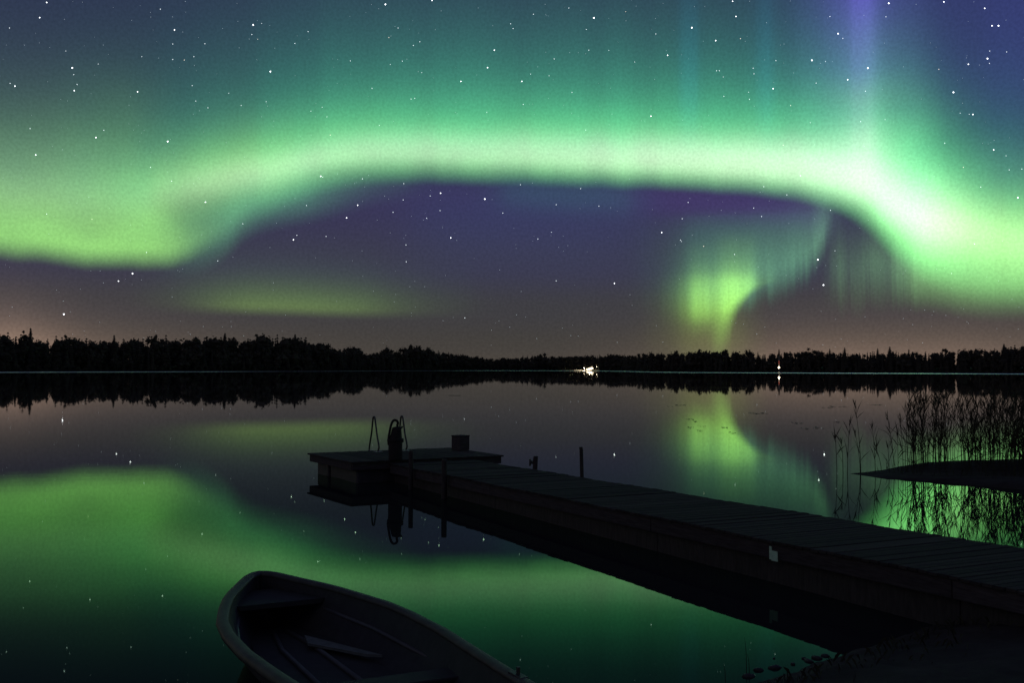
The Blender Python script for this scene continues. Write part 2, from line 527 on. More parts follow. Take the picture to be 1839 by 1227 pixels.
def water_material(name, r0, wave):
    mat = bpy.data.materials.new(name)
    mat.use_nodes = True
    nt = mat.node_tree
    nt.nodes.clear()
    out = nt.nodes.new('ShaderNodeOutputMaterial')
    mix = nt.nodes.new('ShaderNodeMixShader')
    fr = nt.nodes.new('ShaderNodeFresnel')
    fr.inputs['IOR'].default_value = 1.333
    ramp = nt.nodes.new('ShaderNodeValToRGB')          # dimmer, greener reflections put into the colour at steep angles, untinted when grazing
    e = ramp.color_ramp.elements
    e[0].position, e[0].color = .20, (.16, .24, .20, 1)
    e[1].position, e[1].color = .80, (1, 1, 1, 1)
    for q, c_ in ((.27, (.24, .36, .27)), (.32, (.36, .58, .36)), (.45, (.40, .62, .38)), (.60, (.66, .72, .64))):
        k = e.new(q)
        k.color = (*c_, 1)
    gl = nt.nodes.new('ShaderNodeBsdfGlossy')
    gl.inputs['Roughness'].default_value = r0
    df = nt.nodes.new('ShaderNodeBsdfDiffuse')
    df.inputs['Color'].default_value = (.034, .030, .034, 1)
    nt.links.new(fr.outputs[0], ramp.inputs[0])
    nt.links.new(ramp.outputs[0], gl.inputs['Color'])
    nt.links.new(fr.outputs[0], mix.inputs[0])
    nt.links.new(df.outputs[0], mix.inputs[1])
    nt.links.new(gl.outputs[0], mix.inputs[2])
    nt.links.new(mix.outputs[0], out.inputs['Surface'])
    if wave:
        gn = nt.nodes.new('ShaderNodeTexNoise')          # breaths of wind dull the mirror in patches
        gn.inputs['Scale'].default_value = .06
        gn.inputs['Detail'].default_value = 3
        gm = nt.nodes.new('ShaderNodeMapRange')
        gm.interpolation_type = 'SMOOTHSTEP'
        gm.inputs['From Min'].default_value = .45
        gm.inputs['From Max'].default_value = .75
        gm.inputs['To Min'].default_value = r0
        gm.inputs['To Max'].default_value = r0 + .018
        gt = nt.nodes.new('ShaderNodeTexCoord')
        nt.links.new(gt.outputs['Object'], gn.inputs['Vector'])
        nt.links.new(gn.outputs['Fac'], gm.inputs['Value'])
        nt.links.new(gm.outputs[0], gl.inputs['Roughness'])
        tc = nt.nodes.new('ShaderNodeTexCoord')
        nz = nt.nodes.new('ShaderNodeTexNoise')
        nz.inputs['Scale'].default_value = .9
        nz.inputs['Detail'].default_value = 2
        bp = nt.nodes.new('ShaderNodeBump')
        bp.inputs['Strength'].default_value = 1.0
        bp.inputs['Distance'].default_value = wave
        nt.links.new(tc.outputs['Object'], nz.inputs['Vector'])
        nt.links.new(nz.outputs['Fac'], bp.inputs['Height'])
        for s in (gl,):
            nt.links.new(bp.outputs[0], s.inputs['Normal'])
    return mat


M_WATER = water_material('calm lake water', .014, .00045)
M_RUFFLED = water_material('wind-ruffled water', .30, 0)

# ------------------------------------------------------------------ lake, shores
mesh_obj('water', ([(-9e3, -200, 0), (9e3, -200, 0), (9e3, 9e3, 0), (-9e3, 9e3, 0)], [(0, 1, 2, 3)]), M_WATER, kind='structure')

# distance of the far shore by azimuth (degrees, clockwise from straight ahead)
SHORE = [(azel(px, 660)[0], d) for px, d in
         [(-700, 430), (-300, 540), (0, 632), (300, 720), (560, 820), (680, 960), (800, 1180), (900, 1330), (1060, 1414), (1110, 1250), (1170, 960), (1240, 880),
          (1500, 862), (1839, 855), (2200, 800), (2700, 640)]]
A0, A1 = SHORE[0][0], SHORE[-1][0]


def shore_d(a):
    return interp(SHORE, a)


def pol(a, d, z=0.0):
    r = RAD(a)
    return Vector((math.sin(r) * d, math.cos(r) * d, z))


def land_z(a, dd):
    """height of the far land, dd metres behind the shoreline"""
    h = interp([(-8, -.8), (0, .05), (3, .5), (12, 1.2), (60, 4.5), (160, 8), (600, 9), (3000, 9)], dd)
    return h * (.85 + .35 * noise.noise(Vector((a * .35, dd * .01, 3.1)))) if dd > 4 else h


_v, _f = [], []
_rows = [-8, 0, 3, 12, 30, 60, 110, 160, 300, 600, 3000]
_n = 160
for i in range(_n + 1):
    a = A0 + (A1 - A0) * i / _n
    d0 = shore_d(a) + 6 * noise.noise(Vector((a * 1.3, 0, 0)))
    for r_ in _rows:
        _v.append(pol(a, d0 + r_, land_z(a, r_)))
for i in range(_n):
    for j in range(len(_rows) - 1):
        p = i * len(_rows) + j
        _f.append((p, p + len(_rows), p + len(_rows) + 1, p + 1))
mesh_obj('terrain', (_v, _f), M_LAND, True, kind='structure')

# wind-ruffled band of water along the far shore
_v, _f = [], []
for i in range(_n + 1):
    a = A0 + (A1 - A0) * i / _n
    d0 = shore_d(a) + 3
    k = interp([(azel(px, 660)[0], q) for px, q in [(0, .80), (380, .84), (520, .92), (700, .94), (900, .88), (1060, .82), (1200, .82), (1839, .80)]], a)
    k += .012 * noise.noise(Vector((a * 2.2, 5, 0)))
    _v += [pol(a, d0 * k, .004), pol(a, d0, .004)]
for i in range(_n):
    _f.append((2 * i, 2 * i + 2, 2 * i + 3, 2 * i + 1))
mesh_obj('lake', (_v, _f), M_RUFFLED, kind='structure')


# ------------------------------------------------------------------ near shore
def shore_y(x):
    return interp([(-60, 2), (-8, 4.0), (-3, 4.6), (0, 6.7), (1.0, 7.75), (1.86, 8.50), (2.82, 9.35), (4.2, 10.6), (6.0, 11.7), (9, 12.2), (14, 13.0), (60, 22)], x)


def ground_z(x, y):
    dd = shore_y(x) + .10 * noise.noise(Vector((x * 2.1, y * 2.1, 0))) + .05 * noise.noise(Vector((x * 6, y * 6, 4))) - y
    if dd < 0:
        return dd * .25
    z = .20 * (1 - math.exp(-dd / 1.2)) + .05 * min(dd, 14)
    return z + .03 * noise.noise(Vector((x * 1.7, y * 1.7, 9))) * min(1, dd * 2) + .014 * noise.noise(Vector((x * 7, y * 7, 2))) * min(1, dd * 3)


def axis_pts(lo, hi, fine_lo, fine_hi, step, coarse):
    out, x = [], lo
    while x < hi:
        out.append(x)
        x += step if fine_lo <= x < fine_hi else coarse
    return out + [hi]


_xs = axis_pts(-60, 60, 0, 7, .07, 1.0)
_ys = axis_pts(-60, 24, 6.5, 12, .07, 1.0)
_v = [(x, y, ground_z(x, y)) for y in _ys for x in _xs]
_w = len(_xs)
_f = [(j * _w + i, j * _w + i + 1, (j + 1) * _w + i + 1, (j + 1) * _w + i) for j in range(len(_ys) - 1) for i in range(_w - 1)]
mesh_obj('ground', (_v, _f), M_GROUND, True, kind='structure')


def rock(rx, ry, rz, seed):
    bm = bmesh.new()
    bmesh.ops.create_icosphere(bm, subdivisions=2, radius=1.0)
    for q in bm.verts:
        k = 1 + .35 * noise.noise(q.co * 1.3 + Vector((seed * 7.1, 0, 0)))
        q.co = Vector((q.co.x * rx * k, q.co.y * ry * k, q.co.z * rz * k))
    return bm_out(bm)


STONES = [(1363, 1205, .040, 'small dark stone in the water, first from the frame bottom along the shore'),
          (1392, 1201, .052, 'flat dark stone in shallow water, largest of the shoreline stones'),
          (1443, 1184, .024, 'tiny dark stone standing alone in shallow water near the jetty'),
          (1424, 1194, .026, 'small low stone touching the middle of the shoreline'),
          (1452, 1189, .040, 'dark stone at the water edge beside the tiny lone stone'),
          (1466, 1183, .045, 'dark stone at the water edge, nearer the jetty'),
          (1482, 1179, .034, 'last dark shoreline stone before the jetty'),
          (1345, 1216, .050, 'dark stone on the shoreline beneath a thin grass stem'),
          (1390, 1184, .013, 'tiny pebble breaking the still water off the shore')]
for i, (px, py, r_, lab) in enumerate(STONES):
    p = hit(px, py, 0.0)
    o = mesh_obj('stone', rock(r_ * 1.15, r_ * .8, r_ * .42, i), M_STONE, True, label=lab, cat='stone', group='stones along the near shoreline')
    o.location = (p.x, p.y, .004)
    o.rotation_euler = (0, 0, .5 * i)

# ------------------------------------------------------------------ woods on the far shore
TOP = [(-700, 560), (-300, 585), (0, 595), (20, 594), (36, 594), (62, 599), (70, 606), (82, 606), (88, 601), (98, 604), (118, 599), (126, 605), (150, 605), (170, 608),
       (190, 607), (205, 603), (230, 608), (250, 604), (265, 612), (275, 601), (300, 601), (318, 608), (330, 604), (360, 601), (380, 603), (386, 612), (395, 603),
       (422, 603), (431, 615), (445, 606), (460, 602), (510, 602), (550, 604), (570, 612), (590, 619), (606, 625), (625, 620), (640, 623), (658, 634), (672, 631),
       (690, 625), (715, 627), (730, 620), (760, 621), (775, 626), (800, 631), (840, 636), (865, 640), (885, 643), (900, 641), (925, 642), (940, 638), (975, 636),
       (1000, 639), (1060, 638), (1100, 634), (1120, 637), (1135, 634), (1170, 632), (1200, 632), (1215, 629), (1240, 630), (1255, 627), (1270, 629), (1300, 627),
       (1320, 630), (1350, 629), (1370, 632), (1390, 631), (1405, 632), (1420, 629), (1430, 633), (1445, 627), (1470, 626), (1480, 634), (1490, 630), (1500, 632),
       (1517, 628), (1530, 634), (1545, 632), (1575, 629), (1582, 634), (1597, 626), (1615, 629), (1625, 634), (1632, 629), (1650, 630), (1680, 630), (1695, 627),
       (1710, 629), (1730, 625), (1770, 626), (1800, 621), (1820, 619), (1839, 616), (2200, 606), (2700, 585)]
TOPA = [azel(*p) for p in TOP]


def top_z(a, d):
    return CAM_H + math.tan(RAD(interp(TOPA, a))) * d


def broadleaf(rng, h, wd, n=150, s=.85):
    """crown of leaf clumps and a trunk, base at 0"""
    V_, F_ = [], []
    blobs = []
    for k in range(rng.randint(6, 9)):
        t = rng.random()
        z = h * (.34 + .52 * t)
        rr = wd * (.55 - .40 * abs(t - .35))
        an = rng.random() * 6.283
        blobs.append((Vector((math.cos(an) * rr * rng.random(), math.sin(an) * rr * rng.random(), z)), wd * rng.uniform(.20, .34)))
    blobs.append((Vector((0, 0, h * .86)), wd * .2))
    blobs.append((Vector((0, 0, h * .55)), wd * .36))
    blobs.append((Vector((0, 0, h * .30)), wd * .34))
    for k in range(n):
        c, r_ = blobs[k % len(blobs)]
        d = Vector((rng.gauss(0, 1), rng.gauss(0, 1), rng.gauss(0, 1))).normalized()
        p = c + d * r_ * rng.uniform(.45, 1.05)
        e1 = d.orthogonal().normalized()
        e1.rotate(Matrix.Rotation(rng.random() * 6.28, 3, d))
        nn = (d + Vector((rng.gauss(0, .5), rng.gauss(0, .5), rng.gauss(0, .5)))).normalized()
        e1 = (e1 - nn * e1.dot(nn)).normalized()
        e2 = nn.cross(e1)
        q = s * rng.uniform(.5, 1.15)
        b = len(V_)
        V_ += [p + e1 * q, p + e2 * q * .8 + nn * .1, p - e1 * q * .9, p - e2 * q * .7]
        F_.append((b, b + 1, b + 2, b + 3))
    for c, r_ in blobs:                            # inner twig masses that close the middle of the crown
        b = len(V_)
        r_ *= .72
        V_ += [c + Vector(o) * r_ for o in ((1, 0, 0), (0, 1, 0), (-1, 0, 0), (0, -1, 0), (0, 0, 1), (0, 0, -1))]
        F_ += [(b, b + 1, b + 4), (b + 1, b + 2, b + 4), (b + 2, b + 3, b + 4), (b + 3, b, b + 4), (b + 1, b, b + 5), (b + 2, b + 1, b + 5), (b + 3, b + 2, b + 5), (b, b + 3, b + 5)]
    return V_, F_


def conifer(rng, h, wd, n=120):
    V_, F_ = [], []
    tiers = int(h / .9)
    for k in range(tiers):
        t = (k + .5) / tiers
        z = h * (.12 + .88 * t)
        rr = wd * .5 * (1 - t) ** .7 * rng.uniform(.72, 1.12) + .026 * h
        nb = max(5, int(10 * (1 - t)) + 4)
        a0 = rng.random() * 6.28
        for j in range(nb):
            a = a0 + 6.283 * j / nb + rng.uniform(-.2, .2)
            r_ = rr * rng.uniform(.7, 1.1)
            o = Vector((math.cos(a), math.sin(a), 0))
            sd = Vector((-o.y, o.x, 0))
            w = r_ * .34 + .10
            b = len(V_)
            c = Vector((0, 0, z))
            V_ += [c + Vector((0, 0, h * .035)), c + o * r_ * .6 + sd * w - Vector((0, 0, r_ * .22)), c + o * r_ - Vector((0, 0, r_ * .42)), c + o * r_ * .6 - sd * w - Vector((0, 0, r_ * .25))]
            F_.append((b, b + 1, b + 2, b + 3))
    b = len(V_)
    V_ += [Vector((.10, 0, h * .9)), Vector((-.06, .09, h * .9)), Vector((-.06, -.09, h * .9)), Vector((0, 0, h * 1.0))]
    F_ += [(b, b + 1, b + 3), (b + 1, b + 2, b + 3), (b + 2, b, b + 3)]
    # close the dense middle
    b = len(V_)
    m_ = 6
    for k in range(m_):
        a = 6.283 * k / m_
        V_.append(Vector((math.cos(a) * wd * .34, math.sin(a) * wd * .34, h * .08)))
    V_.append(Vector((0, 0, h * .93)))
    F_ += [(b + k, b + (k + 1) % m_, b + m_) for k in range(m_)]
    return V_, F_


def moved(vf, p, rz=0.0, s=(1, 1, 1)):
    c, q = math.cos(rz), math.sin(rz)
    return [Vector((p[0] + (v[0] * c - v[1] * q) * s[0], p[1] + (v[0] * q + v[1] * c) * s[1], p[2] + v[2] * s[2])) for v in vf[0]], vf[1]


_rng = random.Random(5)
PROTO = [(broadleaf(_rng, 10, w, 230, .55), 'b') for w in (8, 7, 6, 5, 4.5)] + [(conifer(_rng, 10, w), 'c') for w in (4.6, 4.0, 3.6, 3.0)]


def forest(name, a0, a1, label):
    V_, F_ = [], []
    rng = random.Random(int(a0 * 10) + 77)
    a = a0
    while a < a1:
        d0 = shore_d(a)
        stepm = rng.uniform(3.0, 5.6)
        for row, (dd, kh) in enumerate(((8, .55), (17, .90), (28, .98), (42, .96), (60, .90))):
            if row == 0 and rng.random() < .25:
                continue
            aa = a + rng.uniform(-.5, .5) * math.degrees(stepm / d0)
            d = d0 + dd + rng.uniform(-4, 4)
            zb = max(.3, land_z(aa, d - d0) - .3)
            h = (top_z(aa, d) - zb) * kh * rng.uniform(.86, 1.03)
            if row == 2 and rng.random() < .15:
                h *= 1.05
            if h < 3:
                h = 3
            con = .45 if aa < 6 else .62
            pr = rng.choice(PROTO[5:]) if rng.random() < con else rng.choice(PROTO[:5])
            sx = h / 10 * rng.uniform(.85, 1.2) if pr[1] == 'b' else h / 10 * rng.uniform(.85, 1.2)
            v, f = moved(pr[0], pol(aa, d, zb), rng.random() * 6.28, (sx, sx, h / 10))
            k = len(V_)
            V_ += v
            F_ += [tuple(i + k for i in q) for q in f]
        # undergrowth at the water edge
        v, f = moved(PROTO[rng.randint(0, 4)][0], pol(a, d0 + 4, -1.2), rng.random() * 6.28, (.5, .5, rng.uniform(.35, .6)))
        k = len(V_)
        V_ += v
        F_ += [tuple(i + k for i in q) for q in f]
        v, f = moved(PROTO[rng.randint(0, 3)][0], pol(a, d0 + 34, -1.0), rng.random() * 6.28, (.9, .9, max(.5, top_z(a, d0 + 34) * .075)))
        k = len(V_)
        V_ += v
        F_ += [tuple(i + k for i in q) for q in f]
        a += math.degrees(stepm / d0)
    return mesh_obj(name, (V_, F_), M_LEAF, kind='stuff', label=label, cat='forest')


AZX = lambda px: azel(px, 660)[0]
forest('forest', AZX(-330), AZX(655), 'black mass of mixed woods on the nearer far shore, under the left lobe')
forest('forest', AZX(655), AZX(1105), 'low black woods on the most distant shore behind the cottage lights')
forest('forest', AZX(1105), AZX(2200), 'black pointed woods on the far shore behind the reeds')

# single trees that stand out against the sky
TREES = [(42, 586, 7, 'b', 'taller round-topped tree of a close pair at the far left of the skyline'),
         (55, 587, 6, 'c', 'taller pointed tree of a close pair at the far left of the skyline'),
         (118, 594, 8, 'b', 'bushy tree rising alone above the low treeline right of the close pair'),
         (205, 600, 7, 'c', 'small pointed spruce above the level treeline on the left shore'),
         (281, 595, 10, 'b', 'broad dark tree, highest of the ragged group on the left shore'),
         (352, 599, 13, 'b', 'wide dome-shaped tree beside the ragged group on the left shore'),
         (404, 596, 7, 'c', 'upright narrow tree just before the gap in the left treeline'),
         (420, 599, 6, 'b', 'narrow tree at the edge of the gap in the left treeline'),
         (462, 599, 6, 'c', 'small spire above the smooth rounded part of the left wood'),
         (530, 598, 7, 'c', 'last spire on the smooth rounded part of the left wood'),
         (697, 623, 13, 'b', 'round tree left of the highest hump on the distant shore'),
         (738, 616, 16, 'b', 'large round tree crowning the highest hump on the distant shore'),
         (978, 633, 14, 'b', 'low round tree left of the bright cottage'),
         (1215, 626, 9, 'b', 'rounded tree where the right treeline begins to rise'),
         (1256, 623, 9, 'b', 'bushy tree left of the flame-shaped glow'),
         (1399, 626, 4, 'c', 'thin spruce directly behind the lit mast'),
         (1452, 621, 9, 'b', 'bushy tree first in the clump right of the lit mast'),
         (1490, 625, 5, 'c', 'narrow spruce first in the row of spires right of the clump'),
         (1517, 623, 6, 'c', 'tall narrow spruce last in the row of spires right of the clump'),
         (1576, 624, 5, 'c', 'lone pointed spruce over a dip in the right treeline'),
         (1598, 621, 8, 'c', 'tall spruce above the left edge of the reed bed'),
         (1632, 626, 5, 'c', 'slim spruce above the first dense reed clump'),
         (1697, 622, 8, 'b', 'bushy tree above the middle of the reeds'),
         (1803, 616, 9, 'c', 'tall pointed tree near the right edge of the skyline')]
for i, (px, py, w_, kd, lab) in enumerate(TREES):
    a, e = azel(px, py)
    d = shore_d(a) + 14
    zb = .8
    h = (CAM_H + math.tan(RAD(e)) * d - zb) * (1.0 if kd == 'b' else .96)
    wd = w_ / FPX * d * (1.9 if kd == 'b' else 3.5)
    rng = random.Random(i + 40)
    t = empty('broadleaf_tree' if kd == 'b' else 'spruce_tree', pol(a, d, zb), rng.random() * 6, label=lab, cat='tree', group='trees standing out of the far woods')
    cr = broadleaf(rng, h, wd, 190, .65) if kd == 'b' else conifer(rng, h, wd)
    mesh_obj('crown', cr, M_LEAF if kd == 'b' else M_NEEDLE, parent=t)
    lean = rng.uniform(-.3, .3)
    br = [tube([(0, 0, -1), (lean * .3, 0, h * .4), (lean, 0, h * .9)], [.28, .2, .05], 6)]
    for k in range(4):
        an = k * 1.6 + rng.random()
        z0 = h * (.35 + .1 * k)
        br.append(tube([(lean * .4, 0, z0), (math.cos(an) * wd * .28, math.sin(an) * wd * .28, z0 + h * .1)], [.09, .03], 5))
    mesh_obj('trunk', join(*br), M_TRUNK, parent=t)

# ------------------------------------------------------------------ lit cottage across the lake
_a = AZX(1063)
cp = pol(_a, 1408, 1.0)
cot = empty('cottage', cp, -RAD(_a), label='small white gabled cottage lit brightly on the distant shore', cat='cottage')
mesh_obj('wall', ([(-2.7, 0, -1.5), (2.7, 0, -1.5), (2.7, 0, 3.6), (0, 0, 6.4), (-2.7, 0, 3.6), (-2.7, 8, -1.5), (2.7, 8, -1.5), (2.7, 8, 3.6), (0, 8, 6.4), (-2.7, 8, 3.6)],
                  [(0, 1, 2, 3, 4), (9, 8, 7, 6, 5), (1, 6, 7, 2), (0, 4, 9, 5), (0, 5, 6, 1)]), M_WHITEWALL, parent=cot)
mesh_obj('roof', ([(-3.1, -.3, 3.22), (0, -.3, 6.47), (3.1, -.3, 3.22), (3.1, -.3, 3.40), (0, -.3, 6.68), (-3.1, -.3, 3.40),
                   (-3.1, 8.3, 3.22), (0, 8.3, 6.47), (3.1, 8.3, 3.22), (3.1, 8.3, 3.40), (0, 8.3, 6.68), (-3.1, 8.3, 3.40)],
                  [(0, 1, 4, 5), (1, 2, 3, 4), (6, 11, 10, 7), (7, 10, 9, 8), (5, 4, 10, 11), (4, 3, 9, 10), (0, 6, 7, 1), (1, 7, 8, 2), (0, 5, 11, 6), (2, 8, 9, 3)]), M_ROOF, parent=cot)
mesh_obj('porch', join(box(-8.2, -2.74, 1, 6, -1.5, 2.0), box(-8.4, -2.74, .7, 6.3, 2.0, 2.2)), M_WHITEWALL, parent=cot)
for x0, x1, z0, z1 in ((-1.9, -.5, .8, 2.5), (.5, 1.9, .8, 2.5), (-.7, .7, 3.6, 4.9), (-6.6, -5.4, .2, 1.5), (-4.8, -3.6, .2, 1.5)):
    yy = -.06 if x0 > -3 else .94
    w = mesh_obj('window', box(x0, x1, yy, yy + .05, z0, z1), M_WINDOW, parent=cot)
    c_ = (x0 + x1) / 2
    mesh_obj('frame', ([(x0 - .1, yy - .03, z0 - .1), (x1 + .1, yy - .03, z0 - .1), (x1 + .1, yy - .03, z1 + .1), (x0 - .1, yy - .03, z1 + .1), (x0, yy - .03, z0), (x1, yy - .03, z0), (x1, yy - .03, z1), (x0, yy - .03, z1)], [(0, 1, 5, 4), (1, 2, 6, 5), (2, 3, 7, 6), (3, 0, 4, 7)]), M_WHITEWALL, parent=w)


def point_lamp(parent, loc, power, size=.3, down=False):
    ld = bpy.data.lights.new('lamp_light', 'SPOT' if down else 'POINT')
    ld.energy = power
    if down:                                       # cone aimed down, keeping the light off the woods
        ld.spot_size = RAD(168)
        ld.spot_blend = .02
    ld.color = (1.0, .84, .58)
    ld.shadow_soft_size = size
    o = bpy.data.objects.new('lamp_light', ld)
    o.location = loc
    link_props(o, parent=parent)


def lamp_post(px, d, h, pw, lab, rr=.45, down=False):
    a = AZX(px)
    t = empty('lamp_post', pol(a, d, 0), -RAD(a), label=lab, cat='lamp', group='lamps by the cottage')
    mesh_obj('post', tube([(0, 0, -1.0), (0, 0, h)], .10, 8), M_MAST, parent=t)
    bm = bmesh.new()
    bmesh.ops.create_icosphere(bm, subdivisions=2, radius=rr)
    vf = bm_out(bm)
    mesh_obj('lantern', moved(vf, (0, 0, h + rr * .7)), M_LAMP, parent=t)
    mesh_obj('lantern_cap', tube([(0, 0, h + rr * 1.6), (0, 0, h + rr * 2.1)], [rr * .9, .05], 8), M_ROOF, parent=t)
    if pw:
        point_lamp(t, (0, -1.2, h + rr), pw, down=down)


lamp_post(1058, 1405, 2.4, 500, 'bright lamp in front of the white cottage, nearest its porch')
lamp_post(1066, 1404, 2.8, 700, 'bright lamp in front of the right corner of the white cottage')
lamp_post(1071.5, 1402, 5.0, 0, 'tall thin lamp just right of the lit cottage', .28)
lamp_post(1078, 1404, 5.4, 0, 'lone far lamp standing farthest right of the cottage', .42)
lamp_post(1049, 1384, 3.8, 30000, 'small added lamp over the water, lighting the quay wall', .16, True)  # unseen lamp added to throw light along the quay wall
# pale quay wall caught by the lamps
_pts = [(AZX(px), 1400 + 3 * math.sin(px * .05)) for px in range(965, 1092, 6)]
_v, _f = [], []
for a, d in _pts:
    _v += [pol(a, d, -1), pol(a, d, 1.1), pol(a, d + 1.2, 1.1), pol(a, d + 1.2, -1)]
for i in range(len(_pts) - 1):
    for k in range(3):
        _f.append((4 * i + k, 4 * i + 4 + k, 4 * i + 5 + k, 4 * i + 1 + k))
mesh_obj('quay_wall', (_v, _f), M_QUAY, label='low pale quay wall glowing in lamplight beside the cottage', cat='wall')

# slim navigation mast with a lamp
_a = AZX(1399)
nm = empty('navigation_mast', pol(_a, 848, 0), -RAD(_a), label='slim mast with white lamp low down, on the right shore', cat='mast')
_bars = [tube([(x, y, -1), (x * .25, y * .25, 13)], .06, 6) for x, y in ((-.6, -.35), (.6, -.35), (0, .7))]
for k in range(9):
    z = k * 1.35 + .6
    s_ = 1 - .75 * z / 13
    _bars.append(tube([(-.6 * s_, -.35 * s_, z), (.6 * s_ * .93, -.35 * s_, z + 1.1)], .04, 5))
    _bars.append(tube([(.6 * s_, -.35 * s_, z), (0, .7 * s_ * .93, z + 1.1)], .04, 5))
mesh_obj('lattice', join(*_bars), M_MAST, parent=nm)
bm = bmesh.new()
bmesh.ops.create_icosphere(bm, subdivisions=2, radius=.62)
mesh_obj('lantern', moved(bm_out(bm), (0, -.8, 3.9)), M_LAMP, parent=nm)
mesh_obj('platform', join(box(-1.1, 1.1, -1.2, .9, 3.0, 3.15), box(-1.1, -1.0, -1.2, -1.1, 3.15, 4.2), box(1.0, 1.1, -1.2, -1.1, 3.15, 4.2)), M_MAST, parent=nm)
for z in (6.6, 8.0):
    mesh_obj('red_lamp', tube([(0, -.45, z), (0, -.45, z + .9)], [.22, .22], 8), M_RED, parent=nm)

# ------------------------------------------------------------------ jetty
TH = RAD(30.5)
U = Vector((math.cos(TH), math.sin(TH), 0))
PN = Vector((-3.45, 23.06, 0))
PL, PD, PZ = 3.8, 2.75, .48          # platform length, depth, deck height
plat = empty('floating_platform', PN, TH, label='dark square timber platform floating at the far end of the jetty', cat='platform')
# local frame: x along the front edge, y away from the camera
NPL = 24
pw_ = PL / NPL
_pl = bpy.data.meshes.new('plank')
_pv, _pf = box(.004, pw_ - .006, 0, PD, -.034, 0, .004)
_pl.from_pydata(_pv, [], _pf)
_pl.materials.append(M_DECK)
for i in range(NPL):
    o = share('plank', _pl, (i * pw_, random.uniform(-.008, .008), PZ + random.uniform(-.003, .003)), parent=plat)
ins = .05
for nm_, b_ in (('fascia', box(ins, PL - ins, .04, .09, PZ - .19, PZ - .038, .005)), ('fascia', box(ins, PL - ins, PD - .09, PD - .04, PZ - .19, PZ - .038, .005)),
                ('fascia', box(.04, .09, .095, PD - .095, PZ - .19, PZ - .038, .005)), ('fascia', box(PL - .09, PL - .04, .095, PD - .095, PZ - .19, PZ - .038, .005)),
                ('joist', box(PL * .33, PL * .33 + .06, .1, PD - .1, PZ - .18, PZ - .04)), ('joist', box(PL * .66, PL * .66 + .06, .1, PD - .1, PZ - .18, PZ - .04))):
    mesh_obj(nm_, b_, M_BEAM, parent=plat)
for y0 in (.16, PD - .86):
    mesh_obj('pontoon', box(.20, PL - .20, y0, y0 + .70, -.22, PZ - .20, .03), M_FLOAT, parent=plat)
mesh_obj('pontoon', box(.24, .80, .90, PD - .90, -.22, PZ - .20, .03), M_FLOAT, parent=plat)

W = Vector((math.cos(RAD(-62.8)), math.sin(RAD(-62.8)), 0))       # along the walkway, towards the shore
WP = Vector((-W.y, W.x, 0))                                        # across it, away from the camera
WA = Vector((-2.06, 22.3, 0))
WW, WZ, WS = 2.05, .435, .0085
WT0, WT1 = -1.42, 19.0
walk = empty('walkway', WA, math.atan2(W.y, W.x), label='long dark plank walkway running from the shore to the platform', cat='walkway')
walk.rotation_euler = (0, -math.atan(WS), math.atan2(W.y, W.x))
walk.location = (WA.x, WA.y, WZ)
# local frame: x towards the shore, y across (away from the camera), z 0 at the deck top
_wm = []
for k in range(3):
    me = bpy.data.meshes.new('plank')
    v_, f_ = box(.004, .116, -.002 * k, WW + .004 * k, -.034, 0, .004)
    me.from_pydata(v_, [], f_)
    me.materials.append(M_DECK)
    _wm.append(me)
NW = int((WT1 - WT0) / .124)
for i in range(NW):
    o = share('plank', random.choice(_wm), (WT0 + i * .124, random.uniform(-.004, .004), random.uniform(-.006, .004) - .012 * math.sin(i * .11) ** 2), parent=walk)
    o.rotation_euler = (0, 0, random.uniform(-.003, .003))
seg = 5.0
x0 = WT0 + .02
while x0 < WT1 - .2:
    x1 = min(x0 + seg - .012, WT1 - .1)
    mesh_obj('stringer', box(x0, x1, .03, .08, -.225, -.038, .005), M_BEAM, parent=walk)
    mesh_obj('stringer', box(x0, x1, WW - .08, WW - .03, -.225, -.038, .005), M_BEAM, parent=walk)
    mesh_obj('stringer', box(x0, x1, WW * .5 - .03, WW * .5 + .03, -.22, -.038), M_BEAM, parent=walk)
    mesh_obj('shade_board', box(x0, x1, .14, .18, -.66, -.10, .005), M_PILE, parent=walk)  # added boards closing the gap, standing in for shade under the deck
    mesh_obj('shade_board', box(x0, x1, WW - .125, WW - .085, -.66, -.10, .005), M_BEAM, parent=walk)
    x0 += seg
for k in range(8):
    xx = WT0 + .6 + k * 2.3
    mesh_obj('crossbeam', box(xx, xx + .12, .19, WW - .13, -.36, -.229, .008), M_BEAM, parent=walk)
# floats carrying the walkway
for xa in (.4, 4.6, 8.2):
    mesh_obj('float', box(xa, xa + 1.8, .25, WW - .25, -.68, -.363, .03), M_FLOAT, parent=walk)
# pale tag fixed to the near side
_t = None
best = 1e9
for k in range(2000):
    q = WA + W * (k * .01)
    d_ = direction(1387, 1000)
    e_ = abs(q.x / q.y - d_.x / d_.y)
    if e_ < best:
        best, _t = e_, k * .01
tag_ = mesh_obj('tag', join(box(_t - .075, _t - .035, .018, .026, -.235, -.085), box(_t - .0345, _t + .070, .014, .022, -.245, -.130)), M_TAG, parent=walk)
tag_['label'] = 'pale square plastic tag on the near side'


def edge_t(px, across):
    """distance along the walkway of the point of its edge seen at photo column px"""
    best, bt = 1e9, 0
    d_ = direction(px, 850)
    for k in range(-150, 1900):
        q = WA + WP * across + W * (k * .01)
        e_ = abs(q.x / q.y - d_.x / d_.y)
        if e_ < best:
            best, bt = e_, k * .01
    return bt


